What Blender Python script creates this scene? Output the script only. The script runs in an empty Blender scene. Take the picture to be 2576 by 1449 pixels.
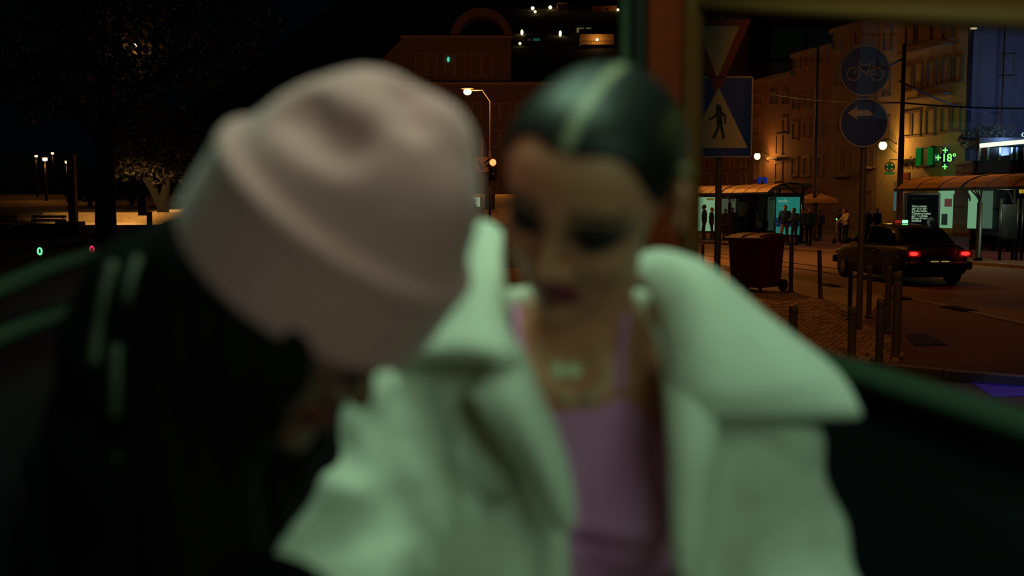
import bpy, bmesh, math, random
import numpy as np
from mathutils import Vector, Matrix

# ------------------------------------------------------------------ camera, world, light, exposure
SC = bpy.context.scene
COL = SC.collection
FPX = 2600.0                      # focal length in pixels of the 2576 x 1449 frame
CAMZ = 1.87
PITCH = math.atan(213.5 / FPX)
cam_data = bpy.data.cameras.new('camera')
cam_data.sensor_width = 36.0
cam_data.lens = 36.0 * FPX / 2576.0
cam_data.clip_start = 0.05
cam_data.clip_end = 2000.0
cam_data.dof.use_dof = True
cam_data.dof.focus_distance = 34.0
cam_data.dof.aperture_fstop = 2.1
cam = bpy.data.objects.new('camera', cam_data)
COL.objects.link(cam)
cam.location = (0, 0, CAMZ)
cam.rotation_euler = (math.pi / 2 - PITCH, 0, 0)
SC.camera = cam

world = bpy.data.worlds.new('night')
SC.world = world
world.use_nodes = True
world.node_tree.nodes['Background'].inputs[0].default_value = (0.0016, 0.0042, 0.0050, 1)
world.node_tree.nodes['Background'].inputs[1].default_value = 0.22

SC.view_settings.view_transform = 'Standard'
SC.view_settings.look = 'None'
SC.view_settings.exposure = 0.0
SC.view_settings.gamma = 1.0
SC.view_settings.use_curve_mapping = False
SC.cycles.use_denoising = True
SC.cycles.sample_clamp_indirect = 3.0
SC.cycles.max_bounces = 6
SC.cycles.transparent_max_bounces = 24
SC.cycles.caustics_reflective = False
SC.cycles.caustics_refractive = False


def light(kind, name, loc, power, color, size=0.3, target=None, spot=None, sy=None, blend=0.4):
    d = bpy.data.lights.new(name, kind)
    d.energy = power
    d.color = color
    if kind == 'AREA':
        d.size = size
        if sy:
            d.shape = 'RECTANGLE'
            d.size_y = sy
    else:
        d.shadow_soft_size = size
    if kind == 'SPOT':
        d.spot_size = math.radians(spot)
        d.spot_blend = blend
    o = bpy.data.objects.new(name, d)
    COL.objects.link(o)
    o.location = loc
    if target is not None:
        o.rotation_euler = (Vector(target) - Vector(loc)).to_track_quat('-Z', 'Y').to_euler()
    return o


SODIUM = (1.0, 0.36, 0.07)
# the lamp under the vehicle's canopy, the street's sodium lamps, the blue sign light and added fills
GREENISH = (0.56, 1.0, 0.66)
light('AREA', 'canopy_light', (-0.02, 1.02, 2.74), 8.0, GREENISH, 0.9, target=(0.15, 1.10, 1.6), sy=0.35)
light('AREA', 'front_fill_light', (1.3, -2.0, 3.0), 23.0, GREENISH, 1.6, target=(0.1, 1.1, 1.6))  # added fill from behind the camera, no shop stands there
for _n, _p, _w, _t in (('sodium_spot', (5.2, 33.0, 9.0), 1500, (5.6, 31.0, 0)), ('sodium_spot', (4.6, 37.0, 6.5), 3000, (6.6, 37.0, 0)), ('sodium_spot', (17.5, 24.0, 9.5), 260, (16, 24, 0)), ('sodium_spot', (10.6, 45.0, 9.2), 1300, (10.8, 46.0, 0)),
                       ('sodium_spot', (8.5, 62.0, 9.5), 2200, (9.5, 56.0, 0)), ('sodium_spot', (17.2, 36.0, 6.9), 520, (17.2, 36.5, 0))):
    light('SPOT', _n, _p, _w, SODIUM, 0.25, target=_t, spot=105 if _p[2] < 7 else 118, blend=0.6)
light('SPOT', 'sodium_spot', (9.5, 18.5, 8.5), 330, SODIUM, 0.25, target=(5.3, 16.0, 0), spot=70)
light('SPOT', 'sodium_spot', (3.2, 5.5, 7.0), 380, SODIUM, 0.25, target=(4.7, 15.0, 0.3), spot=34, blend=0.7)  # added spot that lifts the dark bollards and the bin
light('SPOT', 'added_sign_spot', (7.0, 3.5, 4.8), 150, (1.0, 0.46, 0.16), 0.3, target=(5.1, 15.1, 3.9), spot=30, blend=0.8)  # added spot to bring out the bicycle sign, no lamp beside it
light('POINT', 'blue_sign_light', (29.5, 57.0, 7.0), 560, (0.07, 0.18, 1.0), 0.4)
light('POINT', 'blue_sign_light', (19.6, 35.0, 3.0), 30, (0.12, 0.14, 1.0), 0.3)
light('SPOT', 'added_blue_spot', (5.35, 10.5, 1.0), 14, (0.26, 0.28, 1.0), 0.05, target=(5.35, 10.52, -0.1), spot=80)  # added blue spot, brightens the blue patch right below it

light('SPOT', 'sodium_spot', (-0.2, 43.0, 8.0), 420, SODIUM, 0.2, target=(-1.2, 48.0, 3.6), spot=50)  # added spot to brighten the direction sign by the hat

# ------------------------------------------------------------------ helpers
CAM = np.array([0, 0, CAMZ])
_cp, _sp = math.cos(PITCH), math.sin(PITCH)


def ray(px, py):
    """direction whose component along the optical axis is 1"""
    u = (px - 1288.0) / FPX
    v = -(py - 724.5) / FPX
    return np.array([u, _cp + v * _sp, -_sp + v * _cp])


def P(px, py, d):
    return CAM + ray(px, py) * d


def PY(px, py, Y):
    r = ray(px, py)
    return CAM + r * (Y / r[1])


def G(px, py, z=0.0):
    r = ray(px, py)
    return CAM + r * ((z - CAMZ) / r[2])


def lin(c):
    return tuple(((x / 255.0) / 12.92 if x / 255.0 <= 0.04045 else ((x / 255.0 + 0.055) / 1.055) ** 2.4) for x in c)


MATS = {}


def mat(name, rgb=(128, 128, 128), rough=0.6, metal=0.0, bump=0.0, scale=20.0, vary=0.0, attr=None, coat=0.0, sheen=0.0, detail=3.0, spec=0.5):
    """procedural principled material: noise-varied colour and noise bump; rgb in sRGB bytes"""
    if name in MATS:
        return MATS[name]
    m = bpy.data.materials.new(name)
    m.use_nodes = True
    nt = m.node_tree
    b = nt.nodes['Principled BSDF']
    c = lin(rgb)
    b.inputs['Base Color'].default_value = (*c, 1)
    b.inputs['Roughness'].default_value = rough
    b.inputs['Metallic'].default_value = metal
    b.inputs['Specular IOR Level'].default_value = spec
    if coat:
        b.inputs['Coat Weight'].default_value = coat
    if sheen:
        b.inputs['Sheen Weight'].default_value = sheen
    src = None
    if attr:
        a = nt.nodes.new('ShaderNodeAttribute')
        a.attribute_name = attr
        src = a.outputs['Color']
        nt.links.new(src, b.inputs['Base Color'])
    if vary or bump:
        tc = nt.nodes.new('ShaderNodeTexCoord')
        n = nt.nodes.new('ShaderNodeTexNoise')
        n.inputs['Scale'].default_value = scale
        n.inputs['Detail'].default_value = detail
        nt.links.new(tc.outputs['Object'], n.inputs['Vector'])
        if vary:
            mr = nt.nodes.new('ShaderNodeMapRange')
            mr.inputs['From Min'].default_value = 0.3
            mr.inputs['From Max'].default_value = 0.7
            mr.inputs['To Min'].default_value = 1.0 - vary
            mr.inputs['To Max'].default_value = 1.0 + vary
            nt.links.new(n.outputs['Fac'], mr.inputs['Value'])
            mx = nt.nodes.new('ShaderNodeMix')
            mx.data_type = 'RGBA'
            mx.blend_type = 'MULTIPLY'
            mx.inputs['Factor'].default_value = 1.0
            if src:
                nt.links.new(src, mx.inputs[6])
            else:
                mx.inputs[6].default_value = (*c, 1)
            nt.links.new(mr.outputs['Result'], mx.inputs[7])
            nt.links.new(mx.outputs[2], b.inputs['Base Color'])
        if bump:
            bp = nt.nodes.new('ShaderNodeBump')
            bp.inputs['Strength'].default_value = bump
            bp.inputs['Distance'].default_value = 0.02
            nt.links.new(n.outputs['Fac'], bp.inputs['Height'])
            nt.links.new(bp.outputs['Normal'], b.inputs['Normal'])
    MATS[name] = m
    return m


def emit(name, rgb=None, strength=1.0, mis=True, linear=False):
    if name in MATS:
        return MATS[name]
    m = bpy.data.materials.new(name)
    m.use_nodes = True
    nt = m.node_tree
    nt.nodes.remove(nt.nodes['Principled BSDF'])
    e = nt.nodes.new('ShaderNodeEmission')
    e.inputs[0].default_value = (*(rgb if linear else lin(rgb)), 1)
    e.inputs[1].default_value = strength
    nt.links.new(e.outputs[0], nt.nodes['Material Output'].inputs[0])
    if not mis:
        m.cycles.emission_sampling = 'NONE'
    MATS[name] = m
    return m


def glass(name, tint=(235, 235, 225), ior=1.45, rough=0.02):
    """thin clear sheet: fresnel mix of a tinted pass-through and a mirror reflection"""
    if name in MATS:
        return MATS[name]
    m = bpy.data.materials.new(name)
    m.use_nodes = True
    nt = m.node_tree
    nt.nodes.remove(nt.nodes['Principled BSDF'])
    t = nt.nodes.new('ShaderNodeBsdfTransparent')
    t.inputs[0].default_value = (*lin(tint), 1)
    g = nt.nodes.new('ShaderNodeBsdfGlossy')
    g.inputs['Roughness'].default_value = rough
    f = nt.nodes.new('ShaderNodeFresnel')
    f.inputs['IOR'].default_value = ior
    mx = nt.nodes.new('ShaderNodeMixShader')
    nt.links.new(f.outputs[0], mx.inputs[0])
    nt.links.new(t.outputs[0], mx.inputs[1])
    nt.links.new(g.outputs[0], mx.inputs[2])
    nt.links.new(mx.outputs[0], nt.nodes['Material Output'].inputs[0])
    MATS[name] = m
    return m


def setp(o, label=None, cat=None, group=None, kind=None):
    if label:
        o['label'] = label
    if cat:
        o['category'] = cat
    if group:
        o['group'] = group
    if kind:
        o['kind'] = kind
    return o


def thing(name, label, cat, loc=(0, 0, 0), rz=0.0, group=None):
    o = bpy.data.objects.new(name, None)
    o.empty_display_size = 0.1
    COL.objects.link(o)
    o.location = loc
    o.rotation_euler = (0, 0, rz)
    return setp(o, label, cat, group)


def copy_tree(o, parent=None):
    c = o.copy()
    COL.objects.link(c)
    c.parent = parent
    for ch in list(o.children):
        copy_tree(ch, c)
    return c


def frame_of(d, up=(0, 0, 1)):
    d = Vector(d).normalized()
    up = Vector(up)
    if abs(d.dot(up)) > 0.98:
        up = Vector((1, 0, 0))
    x = up.cross(d).normalized()
    y = d.cross(x).normalized()
    return x, y, d


class MB:
    """collects shapes and links them as ONE mesh object"""

    def __init__(self):
        self.v, self.f, self.mi = [], [], []
        self.cur = 0

    def add(self, vs, fs):
        n = len(self.v)
        self.v += [tuple(map(float, p)) for p in vs]
        self.f += [tuple(i + n for i in q) for q in fs]
        self.mi += [self.cur] * len(fs)
        return self

    def box(self, c, s, rz=0.0, rx=0.0, ry=0.0, M=None, taper=1.0):
        R = M if M is not None else (Matrix.Rotation(rz, 3, 'Z') @ Matrix.Rotation(ry, 3, 'Y') @ Matrix.Rotation(rx, 3, 'X'))
        vs = []
        for z in (-1, 1):
            k = taper if z > 0 else 1.0
            for x, y in ((-1, -1), (1, -1), (1, 1), (-1, 1)):
                vs.append(Vector(c) + R @ Vector((x * s[0] / 2 * k, y * s[1] / 2 * k, z * s[2] / 2)))
        return self.add(vs, [(3, 2, 1, 0), (4, 5, 6, 7), (0, 1, 5, 4), (1, 2, 6, 5), (2, 3, 7, 6), (3, 0, 4, 7)])

    def bbox(self, c, s, b=0.01, rz=0.0):
        """box with chamfered vertical and horizontal edges"""
        bm = bmesh.new()
        bmesh.ops.create_cube(bm, size=1.0)
        for v in bm.verts:
            v.co = Vector((v.co.x * s[0], v.co.y * s[1], v.co.z * s[2]))
        bmesh.ops.bevel(bm, geom=bm.edges[:], offset=b, segments=2, affect='EDGES', profile=0.6)
        R = Matrix.Rotation(rz, 3, 'Z')
        bm.verts.ensure_lookup_table()
        vs = [Vector(c) + R @ v.co for v in bm.verts]
        fs = [[v.index for v in f.verts] for f in bm.faces]
        bm.free()
        return self.add(vs, fs)

    def tube(self, pts, r, n=10, closed=False, cap=True):
        pts = [Vector(p) for p in pts]
        rs = r if hasattr(r, '__len__') else [r] * len(pts)
        rings, vs, fs = [], [], []
        L = len(pts)
        px = None
        for i, p in enumerate(pts):
            if closed:
                d = pts[(i + 1) % L] - pts[i - 1]
            else:
                d = pts[min(i + 1, L - 1)] - pts[max(i - 1, 0)]
            if px is None:
                x, y, _ = frame_of(d)
            else:
                dn = d.normalized()
                x = (px - dn * px.dot(dn)).normalized()
                y = dn.cross(x)
            px = x
            ring = []
            for k in range(n):
                a = 2 * math.pi * k / n
                vs.append(p + (x * math.cos(a) + y * math.sin(a)) * rs[i])
                ring.append(len(vs) - 1)
            rings.append(ring)
        m = L if closed else L - 1
        for i in range(m):
            a, b = rings[i], rings[(i + 1) % L]
            for k in range(n):
                fs.append((a[k], a[(k + 1) % n], b[(k + 1) % n], b[k]))
        if cap and not closed:
            fs.append(tuple(reversed(rings[0])))
            fs.append(tuple(rings[-1]))
        return self.add(vs, fs)

    def cyl(self, a, b, r, n=14, r2=None):
        return self.tube([a, b], [r, r if r2 is None else r2], n)

    def disc(self, c, nrm, r, t=0.01, n=24):
        nrm = Vector(nrm).normalized()
        return self.tube([Vector(c) - nrm * t / 2, Vector(c) + nrm * t / 2], r, n)

    def sphere(self, c, r, n=12, m=8):
        rr = r if hasattr(r, '__len__') else (r, r, r)
        vs, fs = [], []
        for i in range(m + 1):
            t = math.pi * i / m
            for k in range(n):
                a = 2 * math.pi * k / n
                vs.append((c[0] + rr[0] * math.sin(t) * math.cos(a), c[1] + rr[1] * math.sin(t) * math.sin(a), c[2] + rr[2] * math.cos(t)))
        for i in range(m):
            for k in range(n):
                fs.append((i * n + k, (i + 1) * n + k, (i + 1) * n + (k + 1) % n, i * n + (k + 1) % n))
        return self.add(vs, fs)

    def prism(self, poly, t, O, U, V):
        """outline poly (u,v) in the plane O,U,V extruded by t along U x V, both ways half"""
        O, U, V = Vector(O), Vector(U), Vector(V)
        N = U.cross(V).normalized()
        n = len(poly)
        vs = [O + U * p[0] + V * p[1] + N * t / 2 for p in poly] + [O + U * p[0] + V * p[1] - N * t / 2 for p in poly]
        fs = [tuple(range(n)), tuple(range(2 * n - 1, n - 1, -1))]
        for i in range(n):
            j = (i + 1) % n
            fs.append((i, i + n, j + n, j))
        return self.add(vs, fs)

    def lathe(self, prof, c=(0, 0, 0), n=20):
        vs, fs = [], []
        for (r, z) in prof:
            for k in range(n):
                a = 2 * math.pi * k / n
                vs.append((c[0] + r * math.cos(a), c[1] + r * math.sin(a), c[2] + z))
        for i in range(len(prof) - 1):
            for k in range(n):
                fs.append((i * n + k, i * n + (k + 1) % n, (i + 1) * n + (k + 1) % n, (i + 1) * n + k))
        return self.add(vs, fs)

    def loft(self, rings, cap=True):
        n = len(rings[0])
        vs = [p for r in rings for p in r]
        fs = []
        for i in range(len(rings) - 1):
            for k in range(n):
                fs.append((i * n + k, i * n + (k + 1) % n, (i + 1) * n + (k + 1) % n, (i + 1) * n + k))
        if cap:
            fs.append(tuple(range(n - 1, -1, -1)))
            fs.append(tuple((len(rings) - 1) * n + k for k in range(n)))
        return self.add(vs, fs)

    def build(self, name, m, parent=None, smooth=False, bevel=0.0):
        me = bpy.data.meshes.new(name)
        me.from_pydata(self.v, [], self.f)
        ms = m if isinstance(m, (list, tuple)) else [m]
        for x in ms:
            me.materials.append(x)
        if len(ms) > 1:
            me.polygons.foreach_set('material_index', self.mi)
        if smooth:
            me.polygons.foreach_set('use_smooth', [True] * len(me.polygons))
        me.update()
        o = bpy.data.objects.new(name, me)
        COL.objects.link(o)
        o.parent = parent
        if bevel:
            b = o.modifiers.new('bevel', 'BEVEL')
            b.width = bevel
            b.segments = 2
        return o


def text(name, body, size, m, parent=None, loc=(0, 0, 0), M=None, extrude=0.002, align='LEFT', space=1.0, sx=1.0, bold=0.0):
    c = bpy.data.curves.new(name, 'FONT')
    c.body = body
    c.size = size
    c.extrude = extrude
    c.align_x = align
    c.space_line = space
    c.offset = bold
    c.materials.append(m)
    tmp = bpy.data.objects.new(name, c)
    COL.objects.link(tmp)
    me = bpy.data.meshes.new_from_object(tmp)
    bpy.data.objects.remove(tmp)
    o = bpy.data.objects.new(name, me)
    COL.objects.link(o)
    o.parent = parent
    MM = M.to_4x4() if M is not None else Matrix.Identity(4)
    MM = MM @ Matrix.Diagonal((sx, 1, 1, 1))
    MM.translation = Vector(loc)
    o.matrix_local = MM
    return o


# ------------------------------------------------------------------ implicit modelling (numpy signed distances + surface nets)
def sd_ell(p, c, r, R=None):
    q = p - np.asarray(c, np.float32)
    if R is not None:
        q = q @ np.asarray(R, np.float32)
    r = np.asarray(r, np.float32)
    k0 = np.sqrt(((q / r) ** 2).sum(1))
    k1 = np.sqrt(((q / (r * r)) ** 2).sum(1)) + 1e-9
    return k0 * (k0 - 1.0) / k1


def sd_sph(p, c, r):
    return np.sqrt(((p - np.asarray(c, np.float32)) ** 2).sum(1)) - r


def sd_cap(p, a, b, r1, r2=None):
    a = np.asarray(a, np.float32)
    b = np.asarray(b, np.float32)
    ab = b - a
    t = np.clip(((p - a) @ ab) / max(float(ab @ ab), 1e-12), 0, 1)
    d = np.sqrt(((p - a - t[:, None] * ab) ** 2).sum(1))
    return d - (r1 if r2 is None else r1 + (r2 - r1) * t)


def sd_poly(p, pts, r):
    d = None
    rs = r if hasattr(r, '__len__') else [r] * len(pts)
    for i in range(len(pts) - 1):
        e = sd_cap(p, pts[i], pts[i + 1], rs[i], rs[i + 1])
        d = e if d is None else np.minimum(d, e)
    return d


def smin(a, b, k):
    h = np.clip(0.5 + 0.5 * (b - a) / k, 0, 1)
    return b * (1 - h) + a * h - k * h * (1 - h)


def smax(a, b, k):
    return -smin(-a, -b, k)


def surface_nets(fn, lo, hi, h):
    lo, hi = np.asarray(lo, float), np.asarray(hi, float)
    n = np.maximum(((hi - lo) / h).astype(int) + 1, 4)
    ax = [lo[i] + h * np.arange(n[i]) for i in range(3)]
    F = np.empty(n, np.float32)
    step = max(1, int(400000 // (n[1] * n[2])))
    yy, zz = np.meshgrid(ax[1], ax[2], indexing='ij')
    for i in range(0, n[0], step):
        xs = ax[0][i:i + step]
        pts = np.empty((len(xs), n[1], n[2], 3), np.float32)
        pts[..., 0] = xs[:, None, None]
        pts[..., 1] = yy
        pts[..., 2] = zz
        F[i:i + step] = fn(pts.reshape(-1, 3)).reshape(len(xs), n[1], n[2])
    F[0], F[-1] = np.maximum(F[0], h), np.maximum(F[-1], h)
    F[:, 0], F[:, -1] = np.maximum(F[:, 0], h), np.maximum(F[:, -1], h)
    F[:, :, 0], F[:, :, -1] = np.maximum(F[:, :, 0], h), np.maximum(F[:, :, -1], h)
    S = F < 0
    c = [S[a:n[0] - 1 + a, b:n[1] - 1 + b, d:n[2] - 1 + d] for a in (0, 1) for b in (0, 1) for d in (0, 1)]
    cnt = sum(x.astype(np.int8) for x in c)
    I, J, K = np.nonzero((cnt > 0) & (cnt < 8))
    idx = np.full((n[0] - 1, n[1] - 1, n[2] - 1), -1, np.int64)
    idx[I, J, K] = np.arange(len(I))
    acc = np.zeros((len(I), 3))
    num = np.zeros(len(I))
    corners = [(a, b, d) for a in (0, 1) for b in (0, 1) for d in (0, 1)]
    for A in corners:
        for ax_i in range(3):
            if A[ax_i]:
                continue
            B = list(A)
            B[ax_i] = 1
            f0 = F[I + A[0], J + A[1], K + A[2]]
            f1 = F[I + B[0], J + B[1], K + B[2]]
            m = (f0 < 0) != (f1 < 0)
            t = np.where(m, f0 / np.where(m, f0 - f1, 1), 0)
            pos = np.tile(np.array(A, float), (len(I), 1))
            pos[:, ax_i] += t
            acc += pos * m[:, None]
            num += m
    V = lo + (np.stack([I, J, K], 1) + acc / num[:, None]) * h
    quads = []
    for a in range(3):
        b, d = (a + 1) % 3, (a + 2) % 3
        s0 = [slice(None)] * 3
        s1 = [slice(None)] * 3
        s0[a] = slice(0, n[a] - 1)
        s1[a] = slice(1, n[a])
        for q in (b, d):
            s0[q] = slice(1, n[q] - 1)
            s1[q] = slice(1, n[q] - 1)
        A0, A1 = S[tuple(s0)], S[tuple(s1)]
        for flip in (False, True):
            m = (A0 & ~A1) if not flip else (~A0 & A1)
            E = list(np.nonzero(m))
            E[b] = E[b] + 1
            E[d] = E[d] + 1

            def cell(db, dd):
                X = [E[0], E[1], E[2]]
                X[b] = X[b] + db
                X[d] = X[d] + dd
                return idx[X[0], X[1], X[2]]
            q4 = [cell(-1, -1), cell(0, -1), cell(0, 0), cell(-1, 0)]
            if flip:
                q4 = q4[::-1]
            quads.append(np.stack(q4, 1))
    return V, np.concatenate(quads)


def mesh_np(name, V, Q, m, parent=None, color=None, smooth=True, relax=1):
    if relax:
        for _ in range(relax):
            s = np.zeros_like(V)
            k = np.zeros(len(V))
            for i in range(4):
                a, b = Q[:, i], Q[:, (i + 1) % 4]
                np.add.at(s, a, V[b])
                np.add.at(k, a, 1)
                np.add.at(s, b, V[a])
                np.add.at(k, b, 1)
            V = 0.5 * V + 0.5 * s / np.maximum(k, 1)[:, None]
    me = bpy.data.meshes.new(name)
    me.vertices.add(len(V))
    me.vertices.foreach_set('co', V.astype(np.float32).ravel())
    me.loops.add(Q.size)
    me.loops.foreach_set('vertex_index', Q.astype(np.int32).ravel())
    me.polygons.add(len(Q))
    me.polygons.foreach_set('loop_start', np.arange(0, Q.size, 4, dtype=np.int32))
    me.polygons.foreach_set('loop_total', np.full(len(Q), 4, np.int32))
    if smooth:
        me.polygons.foreach_set('use_smooth', np.ones(len(Q), bool))
    me.update(calc_edges=True)
    me.validate()
    if color is not None:
        c = np.ones((len(V), 4), np.float32)
        c[:, :3] = color(V)
        at = me.color_attributes.new('Col', 'FLOAT_COLOR', 'POINT')
        at.data.foreach_set('color', c.ravel())
    me.materials.append(m)
    o = bpy.data.objects.new(name, me)
    COL.objects.link(o)
    o.parent = parent
    return o


def blob(name, fn, lo, hi, h, m, parent=None, color=None, relax=1):
    V, Q = surface_nets(fn, lo, hi, h)
    return mesh_np(name, V, Q, m, parent, color, relax=relax)


def trace(fn, px, py, d0=0.5, d1=2.0):
    """first point of the implicit surface fn along the pixel's ray"""
    r = ray(px, py)
    ds = np.linspace(d0, d1, 900)
    f = fn((CAM + r[None] * ds[:, None]).astype(np.float32))
    k = np.nonzero(f < 0)[0]
    return (CAM + r * ds[k[0]]) if len(k) else None


def catmull(pts, n):
    pts = [np.asarray(p, float) for p in pts]
    out = []
    L = len(pts)
    for i in range(n):
        t = i / (n - 1) * (L - 1)
        k = min(int(t), L - 2)
        u = t - k
        p1, p2 = pts[k], pts[k + 1]
        p0 = pts[k - 1] if k > 0 else 2 * p1 - p2
        p3 = pts[k + 2] if k + 2 < L else 2 * p2 - p1
        out.append(0.5 * (2 * p1 + (p2 - p0) * u + (2 * p0 - 5 * p1 + 4 * p2 - p3) * u * u + (3 * p1 - p0 - 3 * p2 + p3) * u ** 3))
    return out


def patch(name, rows, thick, m, parent=None, nu=28, nv=28, edge=0.3):
    """padded cloth flap: a smooth grid through rows of points, given a pillow-shaped thickness"""
    rr = [catmull(r, nu) for r in rows]
    cols = [catmull([rr[j][i] for j in range(len(rr))], nv) for i in range(nu)]
    Gd = np.array(cols)
    du = np.gradient(Gd, axis=0)
    dv = np.gradient(Gd, axis=1)
    N = np.cross(du, dv)
    N /= np.linalg.norm(N, axis=2, keepdims=True) + 1e-9
    mid = Gd.mean((0, 1))
    if (N * (CAM - mid)).sum(2).mean() < 0:
        N = -N
    u = np.linspace(0, 1, nu)[:, None]
    v = np.linspace(0, 1, nv)[None]
    prof = edge + (1 - edge) * (np.clip(np.minimum(np.minimum(u, 1 - u), np.minimum(v, 1 - v)) * 6, 0, 1)) ** 0.5
    top = Gd + N * (thick / 2 * prof)[..., None]
    bot = Gd - N * (thick / 2 * prof)[..., None]
    b = MB()
    vs = [tuple(top[i, j]) for i in range(nu) for j in range(nv)] + [tuple(bot[i, j]) for i in range(nu) for j in range(nv)]
    o = nu * nv
    fs = []
    for i in range(nu - 1):
        for j in range(nv - 1):
            q = (i * nv + j, (i + 1) * nv + j, (i + 1) * nv + j + 1, i * nv + j + 1)
            fs.append(q)
            fs.append(tuple(x + o for x in reversed(q)))
    ring = [i * nv for i in range(nu)] + [(nu - 1) * nv + j for j in range(1, nv)] + [i * nv + nv - 1 for i in range(nu - 2, -1, -1)] + [j for j in range(nv - 2, 0, -1)]
    for k in range(len(ring)):
        a, c = ring[k], ring[(k + 1) % len(ring)]
        fs.append((a, a + o, c + o, c))
    b.add(vs, fs)
    ob = b.build(name, m, parent, smooth=True)
    s = ob.modifiers.new('soft', 'SUBSURF')
    s.levels = s.render_levels = 1
    bm = bmesh.new()
    bm.from_mesh(ob.data)
    bmesh.ops.recalc_face_normals(bm, faces=bm.faces[:])
    bm.to_mesh(ob.data)
    bm.free()
    return ob

# ------------------------------------------------------------------ the two passengers
def rotm(*ang):
    M = Matrix.Identity(3)
    for a, d in ang:
        M = M @ Matrix.Rotation(math.radians(d), 3, a)
    return np.array(M)


def head_sdf(q):
    """face towards -y, crown +z, origin between the ears, metres"""
    qa = q.copy()
    qa[:, 0] = np.abs(qa[:, 0])
    d = sd_ell(q, (0, 0.012, 0.034), (0.0725, 0.087, 0.070))
    d = smin(d, sd_ell(q, (0, -0.034, 0.044), (0.064, 0.054, 0.056)), 0.03)
    d = smin(d, sd_ell(q, (0, -0.036, -0.022), (0.061, 0.054, 0.068)), 0.03)
    d = smin(d, sd_ell(q, (0, -0.042, -0.066), (0.044, 0.046, 0.042)), 0.03)
    d = smin(d, sd_sph(q, (0, -0.080, -0.092), 0.014), 0.02)
    d = smin(d, sd_sph(qa, (0.036, -0.066, -0.018), 0.022), 0.02)
    d = smin(d, sd_cap(qa, (0.0, -0.083, 0.034), (0.042, -0.074, 0.036), 0.009, 0.006), 0.014)
    d = smax(d, -sd_ell(qa, (0.033, -0.101, 0.016), (0.021, 0.017, 0.014)), 0.014)
    d = smin(d, sd_sph(qa, (0.032, -0.0745, 0.016), 0.0128), 0.004)
    d = smin(d, sd_cap(q, (0, -0.087, 0.026), (0, -0.112, -0.016), 0.0065, 0.0105), 0.010)
    d = smin(d, sd_sph(qa, (0.0115, -0.099, -0.024), 0.0085), 0.006)
    d = smax(d, -sd_sph(qa, (0.0065, -0.110, -0.031), 0.004), 0.003)
    d = smin(d, sd_cap(qa, (0.0, -0.0985, -0.050), (0.022, -0.087, -0.055), 0.0062, 0.003), 0.005)
    d = smin(d, sd_cap(qa, (0.0, -0.0965, -0.061), (0.017, -0.087, -0.058), 0.0080, 0.004), 0.005)
    d = smax(d, -sd_cap(qa, (0.0, -0.107, -0.0555), (0.021, -0.092, -0.0563), 0.0016), 0.003)
    Re = rotm(('Z', 25), ('X', 12))
    e = sd_ell(qa, (0.081, 0.010, 0.002), (0.010, 0.020, 0.032), Re)
    e = smax(e, -sd_ell(qa, (0.086, 0.004, 0.002), (0.007, 0.010, 0.018), Re), 0.005)
    d = smin(d, e, 0.006)
    return d


def face_color(skin, lips, makeup, brow):
    skin, lips, makeup, brow = [np.array(lin(c)) for c in (skin, lips, makeup, brow)]

    def f(q):
        x, y, z = np.abs(q[:, 0]), q[:, 1], q[:, 2]
        c = np.tile(skin, (len(q), 1))

        def mix(w, col):
            w = np.clip(w, 0, 1)[:, None]
            c[:] = c * (1 - w) + col * w
        front = y < -0.045
        mix((1.35 - np.sqrt(((x - 0.035) / 0.025) ** 2 + ((z - 0.017) / 0.0155) ** 2)) * 1.8 * front, makeup)
        bz = 0.041 + 0.05 * (x - 0.014) * (x < 0.036) - 0.12 * np.maximum(x - 0.036, 0)
        mix((1.3 - np.abs(z - bz) / 0.0042) * front * (x > 0.011) * (x < 0.056), brow)
        lx = np.clip(1 - (x / 0.028) ** 2, 0, 1)
        mix((1.25 - np.abs(z + 0.0555) / (0.0150 * np.sqrt(lx) + 1e-5)) * 2 * (y < -0.078) * (x < 0.028), lips)
        return c
    return f


skin_mat = mat('skin', (200, 150, 110), 0.5, attr='Col', bump=0.05, scale=300)

# ---- woman in the white jacket
HO = P(1493, 472, 0.975)
HR = rotm(('Y', 17), ('Z', -20), ('X', 43))
T = P(1448, 1100, 1.13)
SL, SR = P(1000, 1075, 1.14), P(1862, 1130, 1.15)
EL, ER = P(800, 1580, 1.04), P(2030, 1640, 1.08)
HL, HRt = np.array([0.00, 0.74, 1.36]), np.array([0.15, 0.75, 1.36])


def to_local(p, O, R):
    return ((p - O.astype(np.float32)) @ R.astype(np.float32)).astype(np.float32)


def torso_sdf(p, g=0.0):
    q = p - T.astype(np.float32)
    d = sd_ell(q, (0, 0.035, -0.06), (0.140 + g, 0.098 + g, 0.18 + g))
    d = smin(d, sd_cap(q, (-0.150, 0.035, 0.045), (0.150, 0.035, 0.045), 0.045 + g), 0.06)
    qb = q.copy()
    qb[:, 0] = np.abs(q[:, 0])
    d = smin(d, sd_sph(qb, (0.068, -0.045, -0.075), 0.058 + g), 0.045)
    d = smin(d, sd_ell(q, (0, 0.04, -0.25), (0.118 + g, 0.086 + g, 0.16 + g)), 0.06)
    d = smin(d, sd_ell(q, (0, 0.04, -0.42), (0.160 + g, 0.115 + g, 0.12 + g)), 0.06)
    return d


NECK0 = T + np.array([0.0, 0.045, 0.075])
NECK1 = HO + HR @ np.array([0, 0.022, -0.045])


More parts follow.
